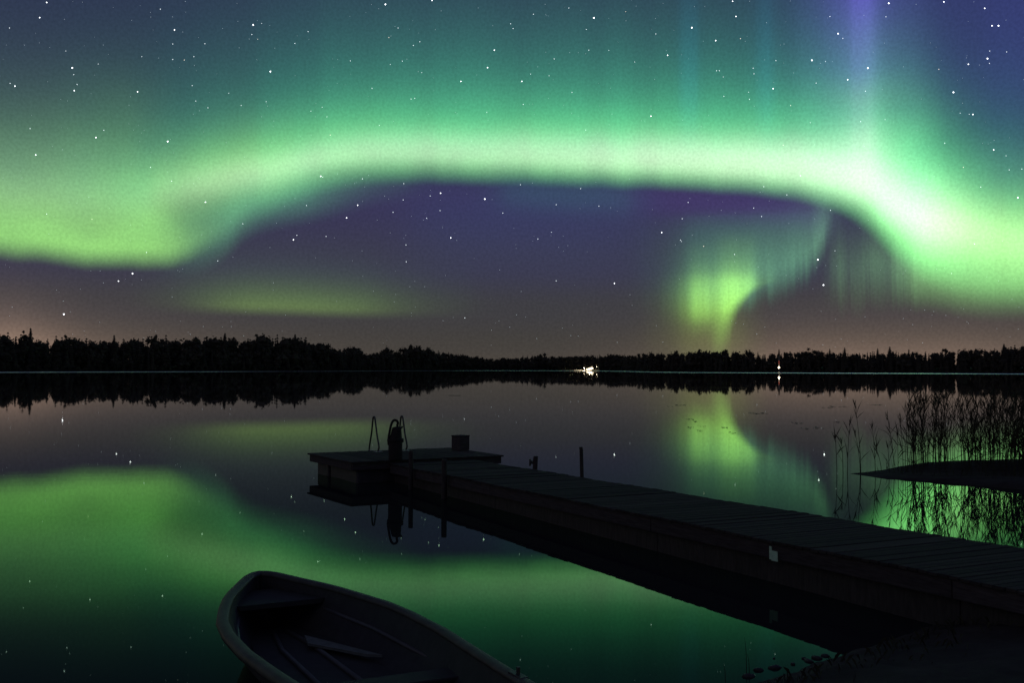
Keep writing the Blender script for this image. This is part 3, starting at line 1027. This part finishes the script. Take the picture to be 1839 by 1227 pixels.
def pile(px, across, top, r_, lean, lab, notch=False):
    q = WA + WP * across + W * edge_t(px, across)
    o = empty('mooring_pile', (q.x, q.y, 0), 0, label=lab, cat='post', group='posts along the walkway')
    pts = [(0, 0, -.8), (lean[0] * .3, lean[1] * .3, .2), (lean[0] * .8, lean[1] * .8, top - .06), (lean[0], lean[1], top - .012), (lean[0], lean[1], top)]
    mesh_obj('shaft', tube(pts, [r_, r_ * 1.02, r_ * .96, r_ * .95, r_ * .8], 12), M_PILE, True, parent=o)
    if notch:
        mesh_obj('bracket', join(box(-r_ * 1.9, -r_ * .4, -.03, .03, top - .16, top - .09, .008), tube([(-r_ * 1.6, 0, top - .2), (-r_ * 1.6, 0, top - .06)], .02, 8)), M_STEEL, parent=o)
    return o


pile(798, -.075, .75, .055, (0, 0), 'dark post on the near side of the walkway, farther along from the platform')
pile(738, -.070, .80, .050, (0, 0), 'dark post on the near side of the walkway beside the platform')
pile(1047, WW + .065, 1.02, .036, (-.04, 0), 'tall thin pole rising beyond the walkway, taller of two')
pile(959, WW + .075, .70, .052, (.035, 0), 'short leaning stub beyond the walkway, near the platform', True)

# swimming ladder at the far edge of the platform
LE = PN + U * 0
V2 = Vector((-math.sin(TH), math.cos(TH), 0))
lad = empty('swim_ladder', PN + V2 * PD + U * 1.98, TH, label='steel swimming ladder with two tall pointed rails at the platform edge', cat='ladder')
# local: x along edge, y outward
for sx in (-.37, .37):
    q = -.05
    mesh_obj('rail', tube(bez([(sx, .06, -.9), (sx, .06, .2), (sx, .05, PZ + .08), (sx, -.08, PZ + .45), (sx, -.155, PZ + .775), (sx, -.22, PZ + .835), (sx, -.285, PZ + .775),
                               (sx, -.42, PZ + .38), (sx, -.53, PZ + .14), (sx, -.50, PZ + .06), (sx, -.46, PZ + .015)], 5), .021, 10), M_STEEL, True, parent=lad)
    mesh_obj('foot_plate', box(sx - .09, sx + .09, -.56, -.40, PZ + .006, PZ + .016, .003), M_PALE, parent=lad)
    mesh_obj('foot_plate', box(sx - .05, sx + .05, -.10, -.02, PZ + .006, PZ + .014, .003), M_PALE, parent=lad)
for z in (-.55, -.28, -.01, .24):
    mesh_obj('rung', tube([(-.36, .06, z), (.36, .06, z)], .018, 8), M_STEEL, parent=lad)

# dark covered thing standing on the platform front
hp = hit(710, 826.5, PZ)
st = empty('hose_stand', (hp.x, hp.y, PZ + .004), RAD(12), label='dark stout stand with a curved hose loop on top, in front of the ladder', cat='stand')


def lathe(prof, seg_=18, wob_=0.0, sd=0):
    V_, F_ = [], []
    for i, (z, rx, ry, ox) in enumerate(prof):
        for k in range(seg_):
            a = 6.2832 * k / seg_
            j = 1 + wob_ * noise.noise(Vector((math.cos(a) * 1.5 + sd, math.sin(a) * 1.5, z * 6)))
            V_.append((ox + rx * math.cos(a) * j, ry * math.sin(a) * j, z))
    for i in range(len(prof) - 1):
        for k in range(seg_):
            k2 = (k + 1) % seg_
            F_.append((i * seg_ + k, i * seg_ + k2, (i + 1) * seg_ + k2, (i + 1) * seg_ + k))
    F_.append(tuple(range(seg_))[::-1])
    F_.append(tuple((len(prof) - 1) * seg_ + k for k in range(seg_)))
    return V_, F_


mesh_obj('body', lathe([(0, .150, .150, 0), (.02, .155, .155, 0), (.30, .155, .152, 0), (.385, .158, .155, 0), (.40, .150, .15, 0)], 20, .03, 1), M_DARK, True, parent=st)
mesh_obj('cover', lathe([(.395, .140, .14, 0), (.46, .138, .13, 0), (.56, .125, .12, .012), (.66, .112, .11, .025), (.71, .105, .10, .038), (.725, .06, .07, .045)], 20, .10, 4), M_DARK, True, parent=st)
mesh_obj('tap', tube([(.13, 0, .69), (.15, 0, .74)], .02, 8), M_STEEL, parent=st)
mesh_obj('hose', tube(bez([(-.150, -.02, .33), (-.155, -.03, .46), (-.128, -.03, .64), (-.092, -.02, .79), (-.040, 0, .865), (.022, 0, .860), (.052, 0, .81), (.040, 0, .76), (.048, 0, .70)], 6), .027, 10), M_DARK, True, parent=st)
mesh_obj('hose_coil', tube([(math.cos(t * .42) * .165, math.sin(t * .42) * .165, .40 + .0012 * t) for t in range(0, 46)], .020, 8), M_DARK, True, parent=st)

# box on the far corner
bp_ = hit(827, 809, PZ)
bx_ = empty('deck_box', (bp_.x, bp_.y, PZ + .004), TH + RAD(16), label='dark squarish box standing alone on the far platform corner', cat='box')
mesh_obj('body', box(-.165, .165, -.15, .15, 0, .33, .006), M_BEAM, parent=bx_)
mesh_obj('lid', box(-.172, .172, -.157, .157, .333, .366, .006), M_BEAM, parent=bx_)
mesh_obj('handle', tube([(-.07, -.152, .18), (-.06, -.17, .18), (.06, -.17, .18), (.07, -.152, .18)], .008, 6), M_STEEL, parent=bx_)

# ------------------------------------------------------------------ rowing boat
BA = Vector((.4602, -.8878, 0)).normalized()
BN = Vector((-BA.y, BA.x, 0))
BT = Vector((-2.42, 10.36, 0))
boat = empty('rowing_boat', BT, math.atan2(BA.y, BA.x), label='open rowing boat, bow pointing out over the lake, at the near shore', cat='boat')
# local: x from bow to stern, y to starboard side (away from the camera), z up
BL = 4.7
HW = [(0, .02), (.03, .07), (.10, .125), (.3, .235), (.6, .385), (.85, .49), (1.2, .60), (1.6, .70), (2.0, .745), (2.6, .755), (3.2, .715), (3.8, .665), (4.7, .60)]
SH = [(0, .50), (.4, .475), (1.2, .45), (2.2, .44), (3.2, .445), (4.7, .48)]
KB = [(0, .30), (.06, .16), (.2, .06), (.6, -.02), (1.2, -.06), (3.4, -.06), (4.7, .0)]


def smooth_interp(tab, x):
    return (interp(tab, x - .12) + 2 * interp(tab, x) + interp(tab, x + .12)) / 4


def hull(off, zoff, n=44, mseg=14, deep=0.0):
    V_, F_ = [], []
    for i in range(n + 1):
        x = BL * (i / n) ** 1.5
        hw = max(.004, interp(HW, x) - off)
        sh = smooth_interp(SH, x) - zoff
        kb = interp(KB, x) + deep
        for j in range(mseg + 1):
            t = -1 + 2 * j / mseg
            y = hw * (abs(t) ** .72) * (1 if t >= 0 else -1)
            z = kb + (sh - kb) * abs(t) ** 2.3
            V_.append((x + (off if i == 0 else 0), y, z))
    w_ = mseg + 1
    for i in range(n):
        for j in range(mseg):
            F_.append((i * w_ + j, (i + 1) * w_ + j, (i + 1) * w_ + j + 1, i * w_ + j + 1))
    F_.append(tuple(n * w_ + j for j in range(w_)))
    F_.append(tuple(j for j in range(w_))[::-1])
    return V_, F_


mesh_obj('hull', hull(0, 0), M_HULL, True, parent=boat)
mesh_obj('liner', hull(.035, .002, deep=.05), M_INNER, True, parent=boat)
_g = []
for s_ in (-1, 1):
    path = []
    for i in range(46):
        x = BL * (i / 45) ** 1.6
        path.append((x, s_ * (interp(HW, x) + .004) * (1 if i else 0.0), smooth_interp(SH, x) + .012))
    path[0] = (-.012, 0, smooth_interp(SH, 0) + .012)
    P_ = [Vector(p) for p in path]
    V_, F_ = [], []
    prof = [(-.052, -.004), (-.045, .018), (-.015, .030), (.020, .030), (.046, .016), (.052, -.012), (.040, -.040), (.006, -.046)]
    for i, p in enumerate(P_):
        tg = (P_[min(i + 1, 45)] - P_[max(i - 1, 0)]).normalized()
        sd = Vector((-tg.y, tg.x, 0)).normalized() * s_
        if i == 0:
            sd = Vector((-1, 0, 0))
        for a_, b_ in prof:
            V_.append(p + sd * a_ + Vector((0, 0, b_)))
    np_ = len(prof)
    for i in range(45):
        for k in range(np_):
            k2 = (k + 1) % np_
            F_.append((i * np_ + k, i * np_ + k2, (i + 1) * np_ + k2, (i + 1) * np_ + k))
    mesh_obj('gunwale', (V_, F_), M_RAIL, True, parent=boat)
# floor, ribs and seats
_v, _f = [], []
for i in range(24):
    x = .55 + (BL - .6) * i / 23
    w_ = interp(HW, x) * .60
    for y in (-w_, -w_ * .33, w_ * .33, w_):
        _v.append((x, y, .115))
for i in range(23):
    for k in range(3):
        _f.append((4 * i + k, 4 * i + 4 + k, 4 * i + 5 + k, 4 * i + 1 + k))
mesh_obj('floor', (_v, _f), M_INNER, parent=boat)
for y0, ya in ((-.16, -.10), (.12, .10)):
    mesh_obj('floor_ridge', tube([(.75, ya * .6, .122), (1.4, y0, .126), (4.1, y0 * 1.3, .126)], .022, 8), M_HULL, True, parent=boat)
_v, _f = [], []
for i in range(14):
    x = .16 + .62 * i / 13
    w_ = max(.02, interp(HW, x) - .055)
    _v += [(x, -w_, .395), (x, w_, .395), (x, -w_ * .9, .35), (x, w_ * .9, .35)]
for i in range(13):
    b = 4 * i
    _f += [(b, b + 4, b + 5, b + 1), (b + 2, b + 3, b + 7, b + 6)]
_f.append((52, 54, 55, 53))
mesh_obj('bow_seat', (_v, _f), M_INNER, parent=boat)
mesh_obj('thwart', box(3.05, 3.3, -.62, .62, .27, .30, .008), M_INNER, parent=boat)
mesh_obj('thwart', box(4.15, 4.45, -.54, .54, .27, .30, .008), M_INNER, parent=boat)
for s_ in (-1, 1):
    mesh_obj('side_ledge', tube([(.80, s_ * .39, .30), (1.1, s_ * .47, .285), (1.6, s_ * .57, .275), (2.7, s_ * .64, .27)], .018, 8), M_HULL, True, parent=boat)
    mesh_obj('rowlock', join(box(4.02, 4.20, s_ * .648 - .03, s_ * .648 + .03, .496, .514, .004), tube([(4.11, s_ * .648, .51), (4.11, s_ * .648, .56)], .014, 8)), M_STEEL, parent=boat)
pl_ = mesh_obj('sticker', ([(.90, .440, .375), (1.14, .515, .375), (1.14, .500, .305), (.90, .425, .305)], [(0, 1, 2, 3)]), M_RAIL, parent=boat)
pl_['label'] = 'faded rectangular sticker inside the bow'
# loose board lying in the boat
brd = [(1.147, .104), (1.43, .05), (1.98, .37), (2.06, .48)]
_v = [(x, y, .150) for x, y in brd] + [(x, y, .172) for x, y in brd]
o = mesh_obj('loose_board', (_v, [(3, 2, 1, 0), (4, 5, 6, 7), (0, 1, 5, 4), (1, 2, 6, 5), (2, 3, 7, 6), (3, 0, 4, 7)]), M_BOARD,
             label='pale tapered board lying inside the rowing boat', cat='board')
o.location = BT
o.rotation_euler = (0, 0, math.atan2(BA.y, BA.x))

# ------------------------------------------------------------------ reed bank
_ring = [(8.10, 25.75), (8.62, 24.6), (9.6, 23.75), (10.6, 22.5), (12.5, 21.3), (16, 20.0), (24, 19.5), (26, 27), (20, 29.0), (15, 28.8), (12, 28.2), (10.2, 27.6), (8.9, 26.4)]
_ring = [tuple(p)[:2] for p in bez([(*p, 0) for p in _ring] + [(*_ring[0], 0)], 8)][:-1]
_cx, _cy = 15.5, 25.0
_v, _f = [], []
_lev = [(1.03, -.10), (1.0, 0.0), (.98, .07), (.93, .14), (.8, .19), (.5, .21), (.25, .22)]
for k, z in _lev:
    for x, y in _ring:
        taper = min(1, max(.25, (x - 8.1) / 2.5))
        nz_ = .045 * noise.noise(Vector((x * 2.3, y * 2.3, k * 4)))
        _v.append((_cx + (x - _cx) * k, _cy + (y - _cy) * k, z * taper + (nz_ if 0 < z else 0)))
_m = len(_ring)
for i in range(len(_lev) - 1):
    for k in range(_m):
        k2 = (k + 1) % _m
        _f.append((i * _m + k, i * _m + k2, (i + 1) * _m + k2, (i + 1) * _m + k))
_v.append((_cx, _cy, .18))
_f += [((len(_lev) - 1) * _m + k, (len(_lev) - 1) * _m + (k + 1) % _m, len(_v) - 1) for k in range(_m)]
mesh_obj('terrain', (_v, _f), M_GROUND, True, kind='structure')


def reed(rng, h, lean, n_leaf, plume=True, r_=.0085):
    """stalk, leaves, plume as three shapes, base at 0"""
    bend = Vector((lean, rng.uniform(-.08, .08), 0))
    ax = [Vector((0, 0, -.35))] + [bend * (t ** 1.8) + Vector((0, 0, h * t)) for t in (0, .25, .5, .75, 1)]
    stalk = tube(ax, [r_, r_, r_ * .9, r_ * .75, r_ * .6, r_ * .35], 5)
    V_, F_ = [], []
    for k in range(n_leaf):
        t = rng.uniform(.25, .97) if k > 1 else rng.uniform(.85, .98)
        p = bend * (t ** 1.8) + Vector((0, 0, h * t))
        an = rng.random() * 6.283
        o = Vector((math.cos(an), math.sin(an), 0))
        L = rng.uniform(.26, .55) * (1.15 - .35 * t)
        up = rng.uniform(.9, 3.6)
        d1 = (o + Vector((0, 0, up))).normalized()
        d2 = (o * 1.15 + Vector((0, 0, up * .9 - rng.uniform(0, .45)))).normalized()
        sd = Vector((-o.y, o.x, 0)) * rng.uniform(.007, .012)
        if rng.random() < .5:
            sd = sd.cross(d1) * 1.0 + sd * .4
        b = len(V_)
        q1 = p + d1 * L * .45
        q2 = q1 + d2 * L * .55
        V_ += [p - sd * .4, p + sd * .4, q1 + sd, q1 - sd, q2]
        F_ += [(b, b + 1, b + 2, b + 3), (b + 3, b + 2, b + 4)]
    pv, pf = [], []
    if plume:
        tip = bend + Vector((0, 0, h))
        for k in range(9):
            an = rng.random() * 6.283
            o = Vector((math.cos(an) * .25 + lean * .6, math.sin(an) * .25, 1.0)).normalized()
            st_ = tip - Vector((0, 0, .12 * rng.random()))
            L = rng.uniform(.08, .20)
            sd = o.orthogonal().normalized() * rng.uniform(.008, .014)
            b = len(pv)
            pv += [st_, st_ + o * L * .5 + sd, st_ + o * L, st_ + o * L * .5 - sd]
            pf.append((b, b + 1, b + 2, b + 3))
    return stalk, (V_, F_), (pv, pf)


REEDS = [(1503, 1499, 779, 6, 'leftmost single reed stem standing in open water off the bank'),
         (1514, 1511, 790, 4, 'short single reed, second from the open water'),
         (1522, 1527, 755, 9, 'reed with several upright leaves, third from the open water'),
         (1546, 1537, 724, 10, 'tallest of the lone reeds, with a long pointed top above the others'),
         (1545, 1538, 775, 5, 'thin reed close beside the tallest lone reed'),
         (1572, 1566, 760, 9, 'reed with a dark spear-shaped head in the middle of the lone reeds'),
         (1583, 1575, 800, 5, 'thin low reed between the spear-headed and the forked reed'),
         (1606, 1592, 744, 10, 'forked reed leaning over open water at the edge of the dense bed'),
         (1597, 1596, 798, 6, 'small reed below the forked reed'),
         (1613, 1612, 772, 7, 'upright reed next to the dense bed'),
         (1622, 1617, 745, 10, 'leafy reed standing just outside the dense bed')]
for i, (xb, xt, yt, nl, lab) in enumerate(REEDS):
    rng = random.Random(900 + i)
    p = hit(xb, 851 + rng.uniform(-1.5, 2), 0.0)
    d = p.y
    h = CAM_H - (yt - 664.0) / FPX * d - .05
    t = empty('reed', p, 0, label=lab, cat='reed', group='single reeds in front of the bed')
    s_, l_, p_ = reed(rng, h, (xt - xb) / FPX * d, nl, True)
    mesh_obj('stalk', s_, M_REED, parent=t)
    mesh_obj('leaves', l_, M_REED, parent=t)
    mesh_obj('plume', p_, M_REED, parent=t)

rng = random.Random(3)
_all = []
_pv = []
CL = [(1638, 12, 18), (1660, 9, 23), (1688, 10, 25), (1727, 14, 20), (1760, 22, 36), (1795, 22, 42), (1828, 20, 44), (1862, 24, 50), (1910, 30, 46), (1980, 40, 40), (2060, 50, 40)]
for px, sp, cnt in CL:
    for k in range(cnt):
        x = rng.gauss(px, sp)
        if x < 1622:
            continue
        d = rng.uniform(25.6, 28.6) - (0 if x < 1780 else rng.uniform(0, 1.2))
        X = (x - PW / 2) / FPX * d
        mt = 1.98 if x < 1750 else 1.92
        h = mt * rng.choice((rng.uniform(.78, 1.04), rng.uniform(.5, .95)))
        s_, l_, p_ = reed(rng, h, rng.gauss(.02, .15), rng.randint(6, 11), rng.random() < .45, .0072)
        _all.append(moved(join(s_, l_, p_), (X, d, -.02)))
    for k in range(cnt // 4):                     # broken and leaning stems
        x = rng.gauss(px, sp)
        d = rng.uniform(25.4, 28)
        X = (x - PW / 2) / FPX * d
        an = rng.random() * 6.28
        L = rng.uniform(.4, 1.0)
        z0 = rng.uniform(.1, .6)
        _all.append(tube([(X, d, z0), (X + math.cos(an) * L, d + math.sin(an) * L, z0 + rng.uniform(.05, .7))], .006, 4))
for k in range(900):                              # stubble and sedge on the bank
    q = rng.random()
    X, d = rng.uniform(8.5, 19), rng.uniform(22.0, 28.6)
    if X < 8.7 + abs(d - 25.8) * .62 + (25.8 - d > 0) * (25.8 - d) * .25:
        continue
    L = rng.uniform(.06, .28)
    an = rng.random() * 6.28
    b = Vector((X, d, .03))
    o = Vector((math.cos(an) * .35, math.sin(an) * .35, 1)).normalized()
    sd = Vector((.008, 0, 0))
    _all.append(([b - sd, b + sd, b + o * (L + .08)], [(0, 1, 2)]))
mesh_obj('reed_bed', join(*_all), M_REED, kind='stuff', label='dense black reed bed growing behind the low bank', cat='reeds')

# rough grass along the near shoreline
_all = []
for k in range(420):
    x = rng.uniform(1.2, 6.5)
    y = shore_y(x) - .22 - abs(rng.gauss(.2, .5))
    z = ground_z(x, y)
    an = rng.random() * 6.28
    L = rng.uniform(.03, .10)
    o = Vector((math.cos(an), math.sin(an), 0))
    b = Vector((x, y, z - .01))
    sd = Vector((-o.y, o.x, 0)) * .003
    _all.append(([b - sd, b + sd, b + o * L * .3 + Vector((0, 0, L * .8)), b + o * L * .8 + Vector((0, 0, L))], [(0, 1, 2), (0, 2, 3)]))
for px, py, L in ((1341, 1213, .30), (1346, 1212, .16), (1303, 1224, .12)):
    b = hit(px, py, 0)
    _all.append(tube([b - Vector((0, 0, .05)), b + Vector((0, .02, L * .6)), b + Vector((-.01, .03, L))], [.004, .003, .001], 4))
mesh_obj('grass', join(*_all), M_REED, kind='stuff', label='short rough grass on the near shore', cat='grass')

# leaves and stalks drifting on the lake
DRIFT = [(1220, 728, 24, 'long thin drift of leaves, outermost left of the far row'), (1204, 730.5, 9, 'short drift of leaves at the left end of the far row'),
         (1357, 742.5, 30, 'dark drift of leaves right of the flame reflection'), (1483, 733, 20, 'short drift of leaves left of the tallest lone reed'),
         (1507, 731, 33, 'long thin drift of leaves left of the tallest lone reed'), (1570, 727.5, 26, 'drift of leaves above the forked reed'),
         (1239, 753.5, 13, 'small drift of leaves, upper left in the flame reflection'), (1251, 758, 11, 'small drift of leaves below the upper left one in the flame reflection'),
         (1242, 769, 11, 'small leaf drift left of three in the flame reflection'), (1261, 766.5, 9, 'small leaf drift middle of three in the flame reflection'),
         (1255, 774, 11, 'lowest left leaf drift in the flame reflection'), (1304, 769, 13, 'leaf drift in the brightest part of the flame reflection'),
         (1316, 778.5, 8, 'lowest right leaf drift in the flame reflection'), (1430, 760.5, 17, 'faint drift of leaves between flame reflection and lone reeds'),
         (1506, 759, 15, 'faint leaf drift behind the leftmost reeds'), (1446, 770.5, 13, 'shorter leaf drift of a pair near the leftmost reed'),
         (1465, 769, 17, 'longer leaf drift of a pair near the leftmost reed'), (809, 710.5, 35, 'lone thin drift of leaves below the distant hump of trees')]
for i, (px, py, w_, lab) in enumerate(DRIFT):
    p = hit(px, py, 0.0)
    wm = w_ / FPX * p.y
    rg = random.Random(i)
    parts = []
    for k in range(int(4 + w_ / 5)):
        cx_ = rg.uniform(-.5, .5) * wm
        L = wm * rg.uniform(.18, .5) * (1 - abs(cx_) / wm)
        y_ = rg.gauss(0, .35)
        an = rg.uniform(-.12, .12)
        wd = rg.uniform(.08, .20)
        c, s_ = math.cos(an), math.sin(an)
        z = .012 + .01 * rg.random()
        q = [(-L / 2, 0), (-L * .2, wd), (L * .25, wd * .8), (L / 2, 0), (L * .2, -wd), (-L * .25, -wd * .8)]
        parts.append(([(cx_ + x * c - y * s_, y_ + x * s_ + y * c, z + .012 * (k % 2) * (1 if x > 0 else 0)) for x, y in q], [(0, 1, 2, 3, 4, 5)]))
    o = mesh_obj('leaf_drift', join(*parts), M_REED, label=lab, cat='leaf drift', group='leaf drifts on the lake')
    o.location = (p.x, p.y, 0)

# ------------------------------------------------------------------ stars
def star_material(name, col, st):
    mat = bpy.data.materials.new(name)
    mat.use_nodes = True
    nt = mat.node_tree
    nt.nodes.clear()
    e = nt.nodes.new('ShaderNodeEmission')
    e.inputs['Color'].default_value = (*col, 1)
    e.inputs['Strength'].default_value = st
    o = nt.nodes.new('ShaderNodeOutputMaterial')
    t = nt.nodes.new('ShaderNodeBsdfTransparent')      # starlight adds to the aurora behind it
    ad = nt.nodes.new('ShaderNodeAddShader')
    nt.links.new(e.outputs[0], ad.inputs[0])
    nt.links.new(t.outputs[0], ad.inputs[1])
    nt.links.new(ad.outputs[0], o.inputs['Surface'])
    mat.cycles.emission_sampling = 'NONE'
    return mat


M_STARS = [star_material('bright star', (.92, .96, 1.0), 2.2), star_material('middling star', (.85, .95, 1.0), .9), star_material('faint star', (.75, .9, 1.0), .28),
           star_material('warm star', (1.0, .86, .70), .8)]
_k = 1.979
LEFT = [(166, 7, 2), (141, 61, 2), (34, 98, 1), (570, 31, 1), (620, 105, 2), (614, 155, 1), (728, 154, 1), (614, 210, 1), (655, 212, 1), (689, 200, 1), (900, 87, 3), (895, 121, 1),
        (1048, 153, 1), (961, 253, 3), (683, 303, 1), (696, 358, 1), (257, 240, 3), (274, 299, 1), (264, 321, 2), (262, 264, 1), (36, 295, 1), (53, 305, 2), (489, 325, 2), (349, 226, 0),
        (234, 180, 0), (504, 200, 0), (107, 456, 1), (369, 462, 1), (341, 488, 2), (596, 502, 3), (127, 550, 2), (535, 594, 1), (857, 374, 1), (739, 382, 1), (813, 330, 0), (946, 360, 0),
        (1105, 394, 0), (1145, 380, 0), (1162, 414, 0), (1174, 479, 1), (1461, 351, 1), (1474, 348, 1), (1638, 288, 2), (1322, 313, 1), (1499, 257, 0), (1430, 216, 1), (1387, 228, 0),
        (1733, 239, 2), (1757, 177, 2), (1492, 147, 1), (1469, 160, 1), (1382, 132, 1), (1415, 98, 1), (1370, 14, 3), (1536, 0, 2), (1815, 83, 1), (1730, 398, 0), (1348, 445, 0), (1140, 626, 2),
        (1147, 629, 1), (1288, 635, 1), (1435, 652, 1), (1566, 686, 2), (1529, 696, 1), (1433, 710, 1), (1723, 707, 3), (1271, 729, 2), (1564, 748, 1), (1397, 754, 1), (1232, 774, 2), (1516, 775, 1),
        (1787, 757, 1), (1602, 845, 2), (1443, 870, 1), (1043, 852, 2), (1055, 836, 1), (1159, 840, 1), (863, 795, 1), (730, 718, 2), (1089, 730, 1), (774, 927, 1), (521, 897, 1), (471, 972, 3),
        (421, 999, 2), (1444, 930, 1), (227, 1117, 3), (1652, 1130, 1), (610, 643, 1), (166, 760, 1), (327, 779, 0), (1245, 215, 1), (1095, 111, 1), (930, 82, 0), (916, 138, 0)]
RIGHT = [(77, 49, 1), (203, 27, 1), (292, 62, 3), (5, 100, 1), (274, 177, 1), (36, 288, 2), (67, 262, 0), (133, 268, 0), (214, 327, 1), (41, 370, 1), (405, 40, 0), (265, 103, 0), (345, 178, 0),
         (495, 412, 2), (263, 461, 0), (640, 97, 3), (725, 143, 2), (554, 195, 2), (797, 57, 2), (813, 136, 1), (785, 3, 2), (512, 119, 1), (437, 219, 0), (728, 250, 1), (738, 250, 1), (752, 272, 0),
         (754, 341, 1), (842, 327, 0), (845, 352, 1), (858, 241, 1), (861, 261, 1), (939, 214, 1), (1067, 213, 3), (929, 314, 2), (991, 374, 1), (1082, 294, 1), (1061, 435, 0), (1115, 217, 0),
         (1160, 118, 3), (1177, 135, 1), (1131, 57, 1), (1266, 241, 3), (1194, 282, 2), (1257, 323, 1), (1240, 431, 1), (1340, 10, 3), (1330, 58, 1), (1536, 5, 2), (1681, 28, 2), (1730, 90, 3),
         (1707, 90, 2), (1691, 207, 3), (1699, 180, 1), (1698, 224, 1), (1759, 183, 1), (1623, 227, 2), (1518, 245, 1), (1570, 327, 3), (1639, 406, 2), (1626, 405, 0), (1594, 401, 0), (1327, 424, 0),
         (1539, 508, 1), (1713, 532, 2), (1757, 553, 0), (1605, 594, 1), (1667, 664, 1), (1768, 603, 1), (1813, 600, 1), (1799, 702, 2), (1645, 867, 1), (1563, 972, 0), (1088, 923, 3), (1108, 1013, 3),
         (1133, 747, 1), (1026, 624, 1), (888, 769, 1), (860, 739, 1), (682, 875, 1), (792, 904, 1), (533, 826, 2), (600, 853, 1), (603, 858, 0), (627, 719, 1), (606, 777, 1), (310, 732, 1), (245, 670, 1),
         (158, 727, 1), (31, 656, 1), (93, 849, 1), (158, 998, 1), (365, 1007, 2), (141, 825, 0), (1149, 891, 0), (978, 692, 1), (896, 663, 1), (151, 208, 1), (965, 515, 0)]
_st = [(direction(x / _k, y / _k), b) for x, y, b in LEFT] + [(direction(919 + x / _k, y / _k), b) for x, y, b in RIGHT]
rng = random.Random(21)
for k in range(13000):
    z = rng.random()
    a = rng.uniform(0, 6.2832)
    d = Vector((math.sin(a) * math.sqrt(1 - z * z), math.cos(a) * math.sqrt(1 - z * z), z))
    if d.z < .02:
        continue
    seen = abs(math.degrees(math.atan2(d.x, d.y))) < 26 and math.degrees(math.asin(d.z)) < 19.5
    _st.append((d, -1 if seen or rng.random() < .97 else rng.choice((0, 1, 1, 2))))
_v, _f, _mi = [], [], []
SD = 40000.0
for d, b in _st:
    ang = {3: .00068, 2: .00052, 1: .00038, 0: .00031, -1: rng.uniform(.00016, .00032)}[b]
    c = d * SD
    r_ = SD * ang
    k = len(_v)
    _v += [c + Vector(o) * r_ for o in ((1, 0, 0), (0, 1, 0), (-1, 0, 0), (0, -1, 0), (0, 0, 1), (0, 0, -1))]
    _f += [(k, k + 1, k + 4), (k + 1, k + 2, k + 4), (k + 2, k + 3, k + 4), (k + 3, k, k + 4), (k + 1, k, k + 5), (k + 2, k + 1, k + 5), (k + 3, k + 2, k + 5), (k, k + 3, k + 5)]
    _mi += [0 if b >= 2 else ((3 if rng.random() < .12 else 1) if b >= 0 else 2)] * 8
so = mesh_obj('stars', (_v, _f), M_STARS, kind='stuff', label='white stars scattered over the night sky', cat='stars')
so.data.polygons.foreach_set('material_index', _mi)
